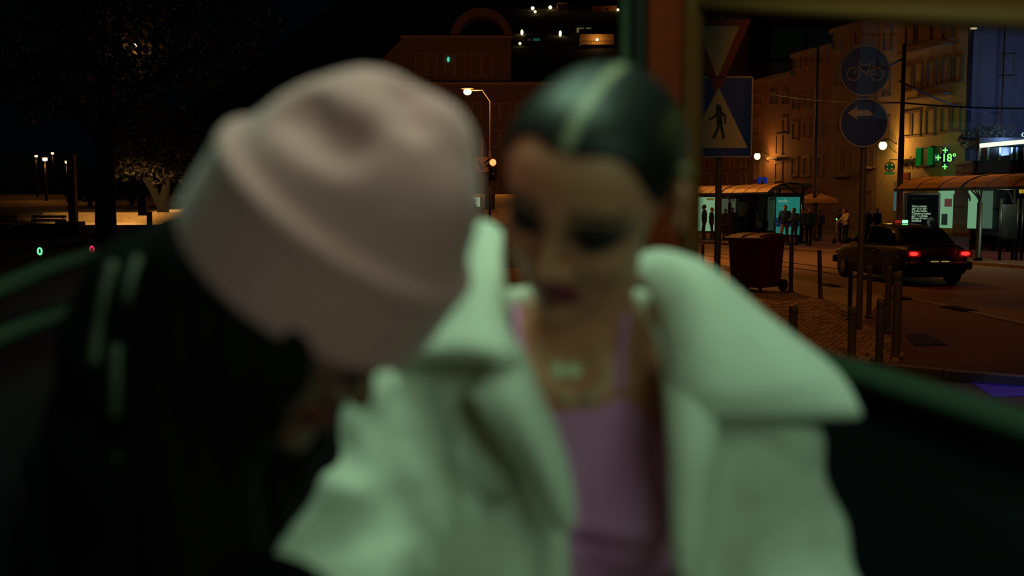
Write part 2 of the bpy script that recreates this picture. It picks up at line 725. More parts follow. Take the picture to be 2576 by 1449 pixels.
def woman_skin(p):
    d = head_sdf(to_local(p, HO, HR))
    n = sd_cap(p, NECK0, NECK1, 0.052, 0.048)
    t = torso_sdf(p)
    q = p - T.astype(np.float32)
    qb = q.copy()
    qb[:, 0] = np.abs(q[:, 0])
    t = smin(t, sd_cap(qb, (0.012, -0.048, 0.055), (0.13, 0.005, 0.085), 0.009), 0.02)
    t = smin(t, n, 0.06)
    t = smax(t, -sd_sph(q, (0, -0.055, 0.085), 0.014), 0.02)
    return smin(d, t, 0.022)


woman = thing('person', 'woman in a white puffer jacket and pink top, looking down, dark parted hair', 'person', (T[0], T[1] + 0.05, 1.14))
wl = Vector(woman.location)


def put(o, root):
    """keep world coordinates while parenting"""
    o.parent = root
    o.matrix_parent_inverse = Matrix.Translation(-Vector(root.location)) if root.rotation_euler.z == 0 else root.matrix_world.inverted()
    return o


fc = face_color((212, 138, 108), (122, 12, 46), (38, 26, 34), (44, 32, 30))


def woman_color(V):
    q = (V - HO) @ HR
    c = fc(q)
    return c


put(blob('body', woman_skin, (-0.20, 0.80, 1.16), (0.34, 1.34, 2.06), 0.0032, skin_mat, None, woman_color), woman)


def hair_sdf(p):
    q = to_local(p, HO, HR)
    d = sd_ell(q, (0, 0.012, 0.034), (0.0785, 0.093, 0.077))
    d = smin(d, sd_ell(q, (0, -0.030, 0.046), (0.0695, 0.058, 0.061)), 0.03)
    ax = np.abs(q[:, 0])
    lim = 0.084 - 0.006 * np.cos(q[:, 0] * 60.0) - 9.5 * np.maximum(ax - 0.030, 0) ** 2 * 2.2
    cut = lim - q[:, 2] - 0.62 * (q[:, 1] + 0.060)
    d = smax(d, cut, 0.008)
    bun = sd_ell(q, (0, 0.105, -0.01), (0.042, 0.034, 0.042))
    d = smin(d, bun, 0.02)
    d = smax(d, -sd_cap(np.stack([ax, q[:, 1], q[:, 2]], 1), (0.086, -0.016, -0.03), (0.088, 0.018, 0.004), 0.036), 0.006)
    return d


def hair_color(V):
    q = (V - HO) @ HR
    x = np.abs(q[:, 0])
    dark, blond, scalp = [np.array(lin(c)) for c in ((26, 24, 22), (108, 98, 58), (138, 128, 104))]
    st = 0.5 + 0.5 * np.sin(q[:, 0] * 420 + q[:, 1] * 30)
    w = np.clip((x - 0.052) / 0.018, 0, 1) * np.clip((q[:, 1] + 0.02) / 0.05, 0, 1) * (0.45 + 0.4 * st)
    c = dark * (1 - w[:, None]) + blond * w[:, None]
    s = np.clip(1.6 - x / 0.0050, 0, 1) * (q[:, 1] < 0.06)
    return c * (1 - s[:, None]) + scalp * s[:, None]


hair_mat = mat('sleek_hair', (26, 24, 22), 0.45, spec=0.32, attr='Col', bump=0.08, scale=140)
hb = blob('hair', hair_sdf, HO - 0.20, HO + 0.22, 0.0030, hair_mat, None, hair_color)
setp(hb, 'slicked back dark hair with a pale middle parting and lighter sides')
put(hb, woman)


def loc2w(v, O=None, R=None):
    return (HO if O is None else O) + (HR if R is None else R) @ np.array(v, float)


lash_mat = mat('lashes', (14, 12, 14), 0.7)
for s in (-1, 1):
    b = MB()
    pts = [loc2w((s * (0.032 + 0.0165 * math.cos(a)), -0.0885 + 0.010 * abs(math.cos(a)) ** 2, 0.0125 - 0.006 * math.sin(a))) for a in np.linspace(0.05, math.pi - 0.05, 11)]
    b.tube(pts, [0.0008] + [0.0019] * 9 + [0.0008], 6)
    put(b.build('eyelashes', lash_mat), woman)
ear_stud = mat('gold_stud', (220, 190, 130), 0.25, 1.0)
for s in (-1, 1):
    b = MB()
    c = loc2w((s * 0.079, 0.014, 0.036))
    b.sphere(c, (0.010, 0.010, 0.008), 10, 7)
    b.tube([loc2w((s * (0.075 + 0.004 * math.sin(t)), 0.000 + 0.030 * t / 3, 0.045 - 0.016 * t / 3)) for t in np.linspace(0, 3, 6)], 0.0035, 6)
    put(b.build('hair_clip', mat('pearl_clip', (120, 108, 74), 0.5, 0.1), None, True), woman)


# jacket ------------------------------------------------------------
def zpx(py, d=1.03):
    return P(1450, py, d)[2]


_oz = np.array([zpx(y) for y in (2100, 1700, 1449, 1300, 1150, 1050, 950, 860, 760, 700, 600)])
_ol = np.array([(x - 1288) / FPX * 1.03 for x in (1440, 1440, 1438, 1430, 1412, 1385, 1335, 1285, 1262, 1255, 1250)])
_or = np.array([(x - 1288) / FPX * 1.03 for x in (1730, 1720, 1704, 1694, 1688, 1684, 1678, 1664, 1655, 1645, 1620)])

creases = []          # (pixel polyline, radius, depth of cut)
CR = [([(1150, 1010), (1260, 1110), (1370, 1220), (1435, 1330)], 0.011),
      ([(960, 960), (1010, 1060), (1090, 1180), (1120, 1290)], 0.009),
      ([(905, 1010), (960, 1120), (1000, 1230), (1040, 1320)], 0.010),
      ([(830, 1120), (880, 1150), (950, 1200), (1010, 1320)], 0.013),
      ([(1050, 950), (1075, 1050), (1100, 1130)], 0.008),
      ([(1120, 1230), (1280, 1240), (1400, 1235)], 0.006),
      ([(1330, 1300), (1325, 1380), (1320, 1449)], 0.007),
      ([(700, 1440), (790, 1370), (890, 1330), (960, 1330)], 0.016),
      ([(1700, 980), (1705, 1120), (1712, 1280), (1720, 1449)], 0.008),
      ([(1890, 1090), (1930, 1140), (2010, 1180)], 0.010),
      ([(1830, 1330), (1930, 1300), (2060, 1290), (2130, 1350)], 0.012),
      ([(1850, 1100), (1840, 1220), (1800, 1330), (1790, 1449)], 0.009),
      ([(1960, 1400), (2050, 1380), (2140, 1390)], 0.010),
      ([(2000, 1230), (2060, 1210), (2110, 1230)], 0.008)]


def jacket_outer(p):
    q = p - T.astype(np.float32)
    d = sd_ell(q, (0, 0.030, -0.10), (0.198, 0.165, 0.25))
    d = smin(d, sd_cap(p, SL, SR, 0.082), 0.06)
    d = smin(d, sd_ell(q, (0, 0.03, -0.32), (0.210, 0.170, 0.18)), 0.07)
    d = smin(d, sd_cap(p, T + np.array([-0.09, 0.07, 0.10]), T + np.array([0.09, 0.07, 0.10]), 0.055), 0.05)
    a = smin(sd_cap(p, SL, EL, 0.080, 0.074), sd_cap(p, EL, HL + np.array([-0.05, 0.05, 0.0]), 0.076, 0.048), 0.03)
    b = smin(sd_cap(p, SR, ER, 0.082, 0.076), sd_cap(p, ER, HRt + np.array([0.05, 0.06, 0.0]), 0.076, 0.048), 0.03)
    d = smin(d, a, 0.022)
    d = smin(d, b, 0.022)
    # puffed ridges between the creases of the padded sleeves
    d = d - 0.0035 * np.sin(p[:, 2] * 74 + p[:, 0] * 22) * np.clip((np.abs(q[:, 0]) - 0.13) / 0.06, 0, 1)
    return d


_cut = []
for pl, r in CR:
    w = [trace(jacket_outer, x, y, 0.6, 1.6) for x, y in pl]
    w = [x for x in w if x is not None]
    if len(w) > 1:
        _cut.append(([x for x in catmull(w, 7)], r))


def jacket_sdf(p):
    d = jacket_outer(p)
    for w, r in _cut:
        d = smax(d, -sd_poly(p, w, [r * 0.6] + [r * 1.5] * (len(w) - 2) + [r * 0.6]), 0.022)
    z, x = p[:, 2], p[:, 0]
    xl = np.interp(z, _oz, _ol)
    xr = np.interp(z, _oz, _or)
    op = np.maximum(np.maximum(xl - x, x - xr), p[:, 1] - (T[1] + 0.05))
    d = smax(d, -op, 0.022)
    d = smax(d, -torso_sdf(p, 0.008), 0.006)
    d = smax(d, -sd_cap(p, NECK0 - 0.02, NECK1 + np.array([0, -0.02, 0.05]), 0.075), 0.02)
    return d


jack = mat('white_padded_cotton', (222, 220, 204), 0.82, bump=0.05, scale=60, vary=0.03, sheen=0.15)
o = blob('jacket', jacket_sdf, (-0.36, 0.62, 1.18), (0.48, 1.42, 1.80), 0.0055, jack, None, None, relax=2)
setp(o, 'off-white padded cropped jacket, open at the front')
put(o, woman)


def flap(rows, thick, name, label=None, m=None, edge=0.35):
    o = patch(name, [[P(*c) for c in r] for r in rows], thick, m or jack, None, edge=edge)
    if label:
        setp(o, label)
    return put(o, woman)


flap([[(1560, 672, 1.16), (1640, 640, 1.17), (1745, 655, 1.24)],
      [(1640, 745, 1.09), (1740, 700, 1.10), (1850, 752, 1.22)],
      [(1664, 860, 1.035), (1800, 830, 1.03), (1985, 850, 1.17)],
      [(1676, 965, 1.015), (1850, 955, 1.00), (2108, 945, 1.13)],
      [(1690, 1050, 1.010), (1880, 1055, 0.995), (2172, 1052, 1.08)]], 0.030, 'collar', 'wide turned-down collar on the bare-shouldered side')
flap([[(1262, 590, 1.17), (1215, 558, 1.18), (1150, 575, 1.22)],
      [(1272, 720, 1.08), (1190, 700, 1.10), (1060, 720, 1.20)],
      [(1290, 850, 1.03), (1190, 830, 1.04), (1010, 830, 1.15)],
      [(1345, 965, 1.01), (1230, 905, 0.99), (985, 915, 1.09)]], 0.030, 'collar')
flap([[(1300, 880, 1.02), (1240, 930, 1.01), (1180, 985, 1.02)],
      [(1362, 1000, 0.985), (1310, 1040, 0.97), (1235, 1075, 1.00)],
      [(1415, 1150, 0.965), (1375, 1170, 0.95), (1330, 1190, 0.985)],
      [(1440, 1330, 0.955), (1430, 1335, 0.955), (1418, 1338, 0.97)]], 0.022, 'lapel')
flap([[(1668, 900, 1.04), (1720, 930, 1.02), (1790, 960, 1.03)],
      [(1686, 1090, 0.99), (1740, 1110, 0.97), (1800, 1130, 0.99)],
      [(1696, 1260, 0.975), (1735, 1270, 0.96), (1780, 1280, 0.98)],
      [(1706, 1460, 0.965), (1730, 1460, 0.955), (1755, 1460, 0.97)]], 0.020, 'lapel')

# pink camisole ---------------------------------------------------------
_nx = np.array([(x - 1288) / FPX * 1.03 for x in (1180, 1260, 1322, 1350, 1400, 1480, 1530, 1558, 1582, 1620, 1660, 1700, 1760)])
_nz = np.array([zpx(y) for y in (1130, 1050, 985, 1020, 1062, 1045, 1012, 982, 1012, 1058, 1096, 1120, 1150)])


def top_sdf(p):
    d = torso_sdf(p, 0.006)
    lim = np.interp(p[:, 0], _nx, _nz)
    back = p[:, 1] > T[1] + 0.05
    lim = np.where(back, T[2] + 0.01, lim)
    d = smax(d, p[:, 2] - lim, 0.004)
    zz = zpx(1388)
    d = d + 0.0048 * np.exp(-((p[:, 2] - zz) / 0.007) ** 2) - 0.007 * np.exp(-((p[:, 2] - zz - 0.018) / 0.012) ** 2)
    d = smax(d, -torso_sdf(p, -0.030), 0.002)
    d = smax(d, np.maximum(np.interp(p[:, 2], _oz, _ol) - 0.045 - p[:, 0], p[:, 0] - np.interp(p[:, 2], _oz, _or) - 0.022), 0.004)
    return d


pink = mat('pink_jersey', (206, 128, 180), 0.7, bump=0.06, scale=120, vary=0.03)
o = blob('camisole', top_sdf, (-0.18, 0.82, 1.14), (0.32, 1.34, 1.76), 0.0045, pink, None, None)
setp(o, 'pink strappy camisole')
put(o, woman)
for px0 in ((1558, 985, 1560, 890, 1572, 800), (1322, 985, 1312, 890, 1300, 820)):
    pts = []
    for k in range(3):
        w = trace(woman_skin, px0[2 * k], px0[2 * k + 1], 0.8, 1.5)
        if w is not None:
            pts.append(w - ray(px0[2 * k], px0[2 * k + 1]) * 0.002)
    if len(pts) > 1:
        pts.append(pts[-1] + np.array([0.0, 0.06, 0.012]))
        pts.append(pts[-1] + np.array([0.0, 0.07, -0.05]))
        b = MB()
        b.tube(catmull(pts, 14), 0.0055, 8)
        put(b.build('strap', pink, None, True), woman)

# necklaces -------------------------------------------------------------
gold = mat('pale_gold', (175, 172, 140), 0.45, 0.2)


def chain(pxs, r):
    pts = []
    for x, y in pxs:
        w = trace(woman_skin, x, y, 0.8, 1.5)
        if w is not None:
            pts.append(w - ray(x, y) * 0.003)
    b = MB()
    b.tube(catmull(pts, 24), r, 6)
    return b, pts


b, pts = chain([(1345, 860), (1365, 905), (1418, 935), (1480, 915), (1530, 860)], 0.0010)
for x in (1404, 1442):
    w = trace(woman_skin, x, 932, 0.8, 1.5) - ray(x, 932) * 0.005
    b.disc(w, (0.1, -1, 0.25), 0.0075, 0.003, 18)
o = b.build('necklace', gold, None, False)
setp(o, 'short chain with two round pale pendants')
put(o, woman)
b, pts = chain([(1350, 930), (1385, 985), (1440, 1012), (1500, 985), (1540, 920)], 0.0009)
for x in (1424, 1480):
    w = trace(woman_skin, x, 1004, 0.8, 1.5)
    if w is not None:
        b.sphere(w - ray(x, 1004) * 0.003, 0.0055, 10, 7)
o = b.build('necklace', gold, None, False)
setp(o, 'longer chain with small green charms')
put(o, woman)


# lower body: trousers and hands resting in the lap
def lap(hip, kneeL, kneeR, footL, footR, r=0.078):
    def f(p):
        d = sd_ell(p, hip, (0.17, 0.15, 0.13))
        for k, ft, s in ((kneeL, footL, -1), (kneeR, footR, 1)):
            h = np.array(hip) + np.array([s * 0.085, -0.03, -0.02])
            d = smin(d, sd_cap(p, h, k, r, 0.058), 0.04)
            d = smin(d, sd_cap(p, k, ft, 0.056, 0.040), 0.02)
        return d
    return f


def hand_sdf(O, yaw, s):
    R = rotm(('Z', yaw), ('X', -15))

    def f(p):
        q = to_local(p, O, R)
        q[:, 0] *= s
        d = sd_ell(q, (0, -0.005, 0), (0.040, 0.048, 0.015))
        for i, (x, L) in enumerate(((-0.030, 0.062), (-0.010, 0.072), (0.010, 0.067), (0.029, 0.053))):
            a = (x, -0.045, 0.0)
            m = (x * 1.15, -0.045 - L * 0.45, 0.004)
            e = (x * 1.1, -0.045 - L * 0.85, -0.018)
            fg = np.minimum(sd_cap(q, a, m, 0.0088, 0.0080), sd_cap(q, m, e, 0.0080, 0.0066))
            d = smin(d, fg, 0.005)
        th = np.minimum(sd_cap(q, (-0.032, 0.012, 0.0), (-0.056, -0.022, -0.004), 0.012, 0.0098), sd_cap(q, (-0.056, -0.022, -0.004), (-0.058, -0.052, -0.010), 0.0098, 0.0075))
        d = smin(d, th, 0.008)
        d = smin(d, sd_cap(q, (0, 0.03, 0.0), (0, 0.10, 0.01), 0.026, 0.028), 0.02)
        return d
    return f


hipW = (T[0], T[1] + 0.06, 1.25)
tr = lap(hipW, (T[0] - 0.11, 0.66, 1.24), (T[0] + 0.13, 0.66, 1.24), (T[0] - 0.11, 0.60, 0.80), (T[0] + 0.14, 0.60, 0.80))
put(blob('trousers', tr, (-0.22, 0.46, 0.72), (0.40, 1.40, 1.42), 0.013, mat('black_denim', (20, 20, 24), 0.8, bump=0.1, scale=80), None), woman)
for O, yw, s in ((HL, -28, 1), (HRt, 28, -1)):
    put(blob('hand', hand_sdf(O, yw, s), O - 0.15, O + 0.15, 0.004, skin_mat, None, lambda V: np.tile(np.array(lin((200, 130, 100))), (len(V), 1))), woman)
for s in (-1, 1):
    b = MB()
    b.bbox((T[0] + s * 0.125, 0.56, 0.775), (0.085, 0.25, 0.075), 0.03)
    put(b.build('shoe', mat('white_trainer', (190, 188, 180), 0.6), None, True), woman)

# ---- passenger in the pink beanie
BA, BB = P(822, 612, 0.865), P(975, 388, 0.835)
BU = P(1002, 345, 0.83) - BA
BU /= np.linalg.norm(BU)
f0 = np.array([0.50, -0.35, -0.60])
f0 = f0 - BU * (f0 @ BU)
BF = f0 / np.linalg.norm(f0)
BX = np.cross(-BF, BU)
BR = np.stack([BX, -BF, BU], 1)
BO = BA - BU * 0.055
rider = thing('person', 'person in a pink knitted beanie and black jacket, head bowed, long dark hair', 'person', (BO[0] - 0.16, 1.15, 1.14))


def hat_core(p):
    d = smin(sd_cap(p, BA - BU * 0.02, BA + BU * 0.045, 0.104, 0.103), sd_cap(p, BA + BU * 0.045, BB, 0.103, 0.047), 0.03)
    for px, py, dd, r in ((928, 280, 0.835, 0.029), (1098, 440, 0.825, 0.024), (830, 335, 0.85, 0.024), (1092, 350, 0.83, 0.028), (1072, 515, 0.815, 0.030)):
        d = smin(d, sd_sph(p, P(px, py, dd), r), 0.022)
    return d


_dents = {}


def dent(pl):
    k = pl[0][:2]
    if k not in _dents:
        _dents[k] = [w for w in (trace(hat_core, x, y, 0.5, 1.2) for x, y, _ in pl) if w is not None]
    return _dents[k]


def hat_sdf(p):
    q = p - BA.astype(np.float32)
    t = q @ BU.astype(np.float32)
    rad = q - t[:, None] * BU.astype(np.float32)
    rho = np.sqrt((rad ** 2).sum(1))
    d = smin(sd_cap(p, BA - BU * 0.02, BA + BU * 0.045, 0.104, 0.103), sd_cap(p, BA + BU * 0.045, BB, 0.103, 0.047), 0.03)
    for px, py, dd, r in ((928, 280, 0.835, 0.029), (1098, 440, 0.825, 0.024), (830, 335, 0.85, 0.024), (1092, 350, 0.83, 0.028), (1072, 515, 0.815, 0.030)):
        d = smin(d, sd_sph(p, P(px, py, dd), r), 0.022)
    for pl, r in (([(755, 275, 0), (805, 322, 0), (862, 350, 0)], 0.016), ([(1026, 238, 0), (1034, 255, 0), (1040, 290, 0)], 0.008),
                  ):
        d = smax(d, -sd_poly(p, dent(pl), r), 0.026)
    bx = np.abs(rho - 0.1050) - 0.009
    bt = np.abs(t - 0.002) - 0.036
    band = np.sqrt(np.maximum(bx, 0) ** 2 + np.maximum(bt, 0) ** 2) + np.minimum(np.maximum(bx, bt), 0) - 0.005
    ridge = np.sqrt((rho - 0.1065) ** 2 + (t - 0.036) ** 2) - 0.0105
    d = smin(d, smin(band, ridge, 0.008), 0.006)
    inner = sd_cap(p, BA - BU * 0.14, BA - BU * 0.04, 0.088)
    d = smax(d, -inner, 0.006)
    ang = np.arctan2(rad @ BX.astype(np.float32), rad @ (-BF).astype(np.float32))
    return d - 0.0006 * np.sin(ang * 90)


knit = mat('pink_knit', (212, 140, 144), 0.9, bump=0.09, scale=160, vary=0.04, sheen=0.3)
o = blob('beanie', hat_sdf, BA - np.array([0.18, 0.20, 0.20]), BB + np.array([0.16, 0.20, 0.16]), 0.0032, knit, None, None)
setp(o, 'pale pink ribbed beanie with a deep turned-up brim and slouched crown')
put(o, rider)

BT = P(505, 1180, 1.10)
BN0 = BT + np.array([0.03, 0.05, 0.17])


def rider_skin(p):
    d = head_sdf(to_local(p, BO, BR))
    d = smin(d, sd_cap(p, BN0, BO + BR @ np.array([0, 0.03, -0.05]), 0.055, 0.050), 0.03)
    d = smin(d, sd_ell(p, BT, (0.13, 0.095, 0.22)), 0.06)
    return d


rfc = face_color((120, 76, 60), (104, 30, 32), (60, 40, 36), (34, 26, 24))
put(blob('body', rider_skin, (-0.55, 0.60, 1.25), (0.02, 1.35, 2.0), 0.0042, skin_mat, None, lambda V: rfc((V - BO) @ BR)), rider)


def rhair(p):
    q = to_local(p, BO, BR)
    d = sd_ell(q, (0, 0.02, 0.045), (0.080, 0.102, 0.086))
    d = smax(d, np.maximum(-(q[:, 1] + 0.030), -0.2 - q[:, 2]), 0.01)
    qa = q.copy()
    qa[:, 0] = np.abs(q[:, 0])
    d = smin(d, sd_poly(qa, [(0.066, -0.012, 0.03), (0.080, -0.018, -0.06), (0.078, -0.030, -0.16)], [0.022, 0.026, 0.018]), 0.02)
    dn = np.array([0, 0, -1.0])
    L0 = loc2w((-0.075, 0.02, 0.0), BO, BR)
    b = sd_poly(p, [L0, L0 + np.array([-0.030, 0.03, -0.10]), L0 + np.array([-0.02, 0.02, -0.24]), L0 + np.array([0.03, 0.0, -0.36])], [0.045, 0.055, 0.045, 0.02])
    L1 = loc2w((0.062, -0.01, 0.0), BO, BR)
    c = sd_poly(p, [L1, L1 + np.array([-0.03, 0.02, -0.06]), L1 + np.array([-0.06, 0.03, -0.16]), L1 + np.array([-0.10, 0.02, -0.26])], [0.035, 0.034, 0.028, 0.012])
    d = smin(smin(d, b, 0.03), c, 0.02)
    for pl, r in (([(500, 640, .86), (470, 800, .88), (480, 1000, .92), (520, 1250, .95)], [.04, .05, .045, .02]), ([(640, 745, .81), (625, 900, .80), (600, 1080, .84), (590, 1220, .88)], [.03, .038, .03, .012]),
                  ([(765, 820, .785), (715, 930, .78), (680, 1080, .80)], [.018, .022, .008])):
        d = smin(d, sd_poly(p, [P(*c) for c in pl], r), 0.02)
    return d + 0.0025 * np.sin(p[:, 0] * 260 + p[:, 2] * 30)


o = blob('hair', rhair, BO - np.array([0.28, 0.24, 0.46]), BO + np.array([0.20, 0.26, 0.16]), 0.0042, mat('dark_hair', (16, 11, 9), 0.8, bump=0.3, scale=120, spec=0.15), None, None)
put(o, rider)

BSL, BSR = P(415, 790, 1.12), P(560, 1010, 1.16)
BEL, BER = P(400, 1500, 1.02), P(510, 1520, 1.06)


def rjacket(p):
    d = sd_ell(p, BT + np.array([0, 0.03, -0.02]), (0.175, 0.135, 0.27))
    d = smin(d, sd_cap(p, BSL, BSR, 0.080, 0.075), 0.07)
    d = smin(d, sd_cap(p, P(492, 692, 1.14), BN0, 0.06, 0.07), 0.05)
    d = smin(d, smin(sd_cap(p, BSL, BEL, 0.078, 0.066), sd_cap(p, BEL, P(700, 1560, 0.80), 0.066, 0.046), 0.03), 0.025)
    d = smin(d, smin(sd_cap(p, BSR, BER, 0.066, 0.060), sd_cap(p, BER, P(620, 1640, 0.80), 0.060, 0.046), 0.03), 0.025)
    d = smin(d, sd_ell(p, BT + np.array([0, 0.03, -0.24]), (0.17, 0.135, 0.14)), 0.06)
    d = smax(d, -sd_cap(p, BN0 + np.array([0, 0, -0.03]), BO, 0.070), 0.02)
    return d - 0.003 * np.sin(p[:, 2] * 60 + p[:, 0] * 30)


blackcloth = mat('black_jacket_cloth', (9, 10, 11), 0.95, bump=0.12, scale=60, spec=0.1)
o = blob('jacket', rjacket, (-0.62, 0.58, 1.14), (0.02, 1.40, 1.92), 0.0075, blackcloth, None, None, relax=2)
setp(o, 'black jacket with pale piping down the sleeve')
put(o, rider)
stripe = mat('pale_piping', (58, 58, 42), 0.6)
for pl in ([(285, 662), (262, 740), (245, 830), (236, 925)], [(345, 650), (328, 710), (318, 765)], [(292, 872), (290, 960), (289, 1058)]):
    pts = []
    for x, y in pl:
        w = trace(rjacket, x, y, 0.6, 1.6)
        if w is None:
            for dx in range(4, 90, 4):
                w = trace(rjacket, x + dx, y, 0.6, 1.6)
                if w is not None:
                    break
        if w is not None:
            pts.append(w - ray(x, y) * 0.002)
    if len(pts) > 1:
        b = MB()
        b.tube(catmull(pts, 12), 0.0062, 8)
        put(b.build('sleeve_piping', stripe, None, True), rider)
for (x, y, r) in ((304, 1158, 0.010), (684, 1165, 0.006), (700, 1290, 0.008)):
    w = trace(rjacket, x, y, 0.6, 1.6)
    if w is not None:
        b = MB()
        b.sphere(w, r, 12, 8)
        put(b.build('snap_button', mat('dull_brass', (150, 150, 110), 0.35, 0.9), None, True), rider)
hipR = (BT[0], BT[1] + 0.06, 1.25)
tr2 = lap(hipR, (BT[0] - 0.06, 0.66, 1.24), (BT[0] + 0.14, 0.68, 1.24), (BT[0] - 0.06, 0.60, 0.80), (BT[0] + 0.12, 0.62, 0.80))
put(blob('trousers', tr2, (-0.60, 0.46, 0.72), (0.10, 1.40, 1.42), 0.014, mat('black_denim'), None), rider)
for O, yw, s in ((P(700, 1560, 0.80) + np.array([0.02, -0.06, -0.02]), -28, 1), (P(620, 1640, 0.80) + np.array([0.04, -0.05, -0.02]), 20, -1)):
    put(blob('hand', hand_sdf(O, yw, s), O - 0.15, O + 0.15, 0.0045, skin_mat, None, lambda V: np.tile(np.array(lin((120, 76, 60))), (len(V), 1))), rider)
for s in (-1, 1):
    b = MB()
    b.bbox((BT[0] + 0.03 + s * 0.09, 0.58, 0.775), (0.085, 0.25, 0.075), 0.03)
    put(b.build('shoe', mat('black_shoe', (18, 18, 18), 0.5), None, True), rider)

# ------------------------------------------------------------------ the open-sided tuk-tuk they sit in
tuk = thing('tuk_tuk', 'dark open-sided tuk-tuk the two passengers sit in, wooden-brown rear post and framed side window', 'vehicle', (0, 1.0, -0.14))
tukM = Matrix.Translation(-Vector(tuk.location))


def tk(b, name, m, smooth=False, bevel=0.0, label=None, parent=None):
    o = b.build(name, m, None, smooth, bevel)
    o.parent = parent or tuk
    o.matrix_parent_inverse = tukM
    if label:
        setp(o, label)
    return o


paint_dark = mat('dark_teal_paint', (8, 18, 22), 0.6, bump=0.04, scale=30)
rimpaint = mat('green_rim_rubber', (44, 60, 44), 0.7, spec=0.2, bump=0.06, scale=40)
brown = mat('brown_post_paint', (112, 36, 7), 0.7, spec=0.1, bump=0.08, scale=40, vary=0.12)
tan = mat('tan_frame_paint', (92, 52, 20), 0.7, spec=0.08, bump=0.05, scale=40, vary=0.08)
steel = mat('brushed_tube', (46, 56, 42), 0.6, 0.0, spec=0.2)

S0, S1 = P(1700, 802, 2.02), P(2640, 1094, 1.09)      # right sill, back to front
# right side: sill roll, panel below
b = MB()
b.tube([S0, (S0 * 0.5 + S1 * 0.5), S1, S1 + (S1 - S0) * 0.5], 0.020, 14)
tk(b, 'sill_roll', rimpaint, True, label='rounded green sill under the side window')
b = MB()
A, B = S0 + np.array([0.012, 0, 0]), S1 + (S1 - S0) * 0.5 + np.array([0.012, 0, 0])
b.add([A, B, B * np.array([1, 1, 0]) + np.array([0, 0, 0.12]), A * np.array([1, 1, 0]) + np.array([0, 0, 0.12]),
       A + np.array([0.05, 0, 0]), B + np.array([0.05, 0, 0]), B * np.array([1, 1, 0]) + np.array([0.05, 0, 0.12]), A * np.array([1, 1, 0]) + np.array([0.05, 0, 0.12])],
      [(0, 1, 2, 3), (7, 6, 5, 4), (0, 4, 5, 1), (3, 2, 6, 7), (0, 3, 7, 4), (1, 5, 6, 2)])
tk(b, 'side_panel', paint_dark)
# rear post: brown face, tan bead next to the window, dark recess and slim grab tube
pt, pb = P(1668, -160, 1.98), P(1668, 980, 1.98)
b = MB()
c = (pt + pb) / 2
b.bbox(c, (0.066, 0.06, pt[2] - pb[2]), 0.010)
tk(b, 'rear_post', brown, label='upright brown rear post')
b = MB()
pt, pb = P(1738, -160, 1.95), P(1738, 980, 1.95)
b.bbox((pt + pb) / 2, (0.036, 0.05, pt[2] - pb[2]), 0.014)
tk(b, 'window_bead', tan)
b = MB()
pt, pb = P(1612, -160, 2.03), P(1612, 980, 2.03)
b.box((pt + pb) / 2, (0.030, 0.03, pt[2] - pb[2]))
tk(b, 'post_recess', mat('dark_rubber', (22, 14, 12), 0.8))
b = MB()
pt, pb = P(1574, -160, 2.0), P(1574, 980, 2.0)
b.cyl(pb, pt, 0.0125, 14)
tk(b, 'grab_tube', steel, True, label='slim green-grey upright tube beside the brown post')
# window head rail
b = MB()
W0, W1 = P(1735, -26, 1.96), P(2640, -4, 1.09)
d = W1 - W0
up = np.array([0, 0, 1.0])
W1e = W1 + d * 0.5
hgt = 0.052
b.add([W0 + up * hgt, W1e + up * hgt * 0.7, W1e - up * 0.022, W0 - up * 0.030,
       W0 + up * hgt + [0.045, 0, 0], W1e + up * hgt * 0.7 + [0.045, 0, 0], W1e - up * 0.022 + [0.045, 0, 0], W0 - up * 0.030 + [0.045, 0, 0]],
      [(0, 1, 2, 3), (7, 6, 5, 4), (0, 4, 5, 1), (3, 2, 6, 7), (0, 3, 7, 4), (1, 5, 6, 2)])
tk(b, 'window_head', tan, bevel=0.008, label='tan head rail of the side window')
b = MB()
b.tube([W0 - up * 0.030, (W0 + W1) / 2 - up * 0.026, W1e - up * 0.022], 0.012, 12)
tk(b, 'window_seal', mat('tan_seal', (92, 60, 26), 0.7, spec=0.12), True)
# the clear pane
q0, q1 = W0 + [0.02, 0, -0.03], W1e + [0.02, 0, -0.022]
s0, s1 = S0 + [0.012, 0, 0], S1 + (S1 - S0) * 0.5 + [0.012, 0, 0]
b = MB()
b.add([s0, s1, q1, q0], [(0, 1, 2, 3)])
tk(b, 'window_pane', glass('clear_pane', (222, 218, 205), 1.5), label='clear side pane with faint reflections')
# left side: two hand rails over a dark panel
for (a, c, nm) in (((-60, 752, 1.42), (225, 644, 1.86), 'upper'), ((-60, 872, 1.40), (245, 770, 1.86), 'lower')):
    A, B = P(*a), P(*c)
    b = MB()
    b.tube([A - (B - A) * 0.6, A, (A + B) / 2 + [0, 0, 0.004], B, B + (B - A) * 0.10 + np.array([0.012, 0.03, -0.015])], [0.016] * 4 + [0.008], 12)
    tk(b, 'hand_rail', rimpaint, True, label='green padded %s hand rail on the open side' % nm)
A, B = P(-60, 762, 1.46), P(300, 640, 2.05)
A0 = A - (B - A) * 0.6
b = MB()
o3 = np.array([-0.05, 0, 0])
lo = lambda v: np.array([v[0], v[1], 0.12])
b.add([A0, B, lo(B), lo(A0), A0 + o3, B + o3, lo(B) + o3, lo(A0) + o3], [(3, 2, 1, 0), (4, 5, 6, 7), (0, 1, 5, 4), (2, 3, 7, 6), (0, 4, 7, 3), (1, 2, 6, 5)])
tk(b, 'side_panel', paint_dark)
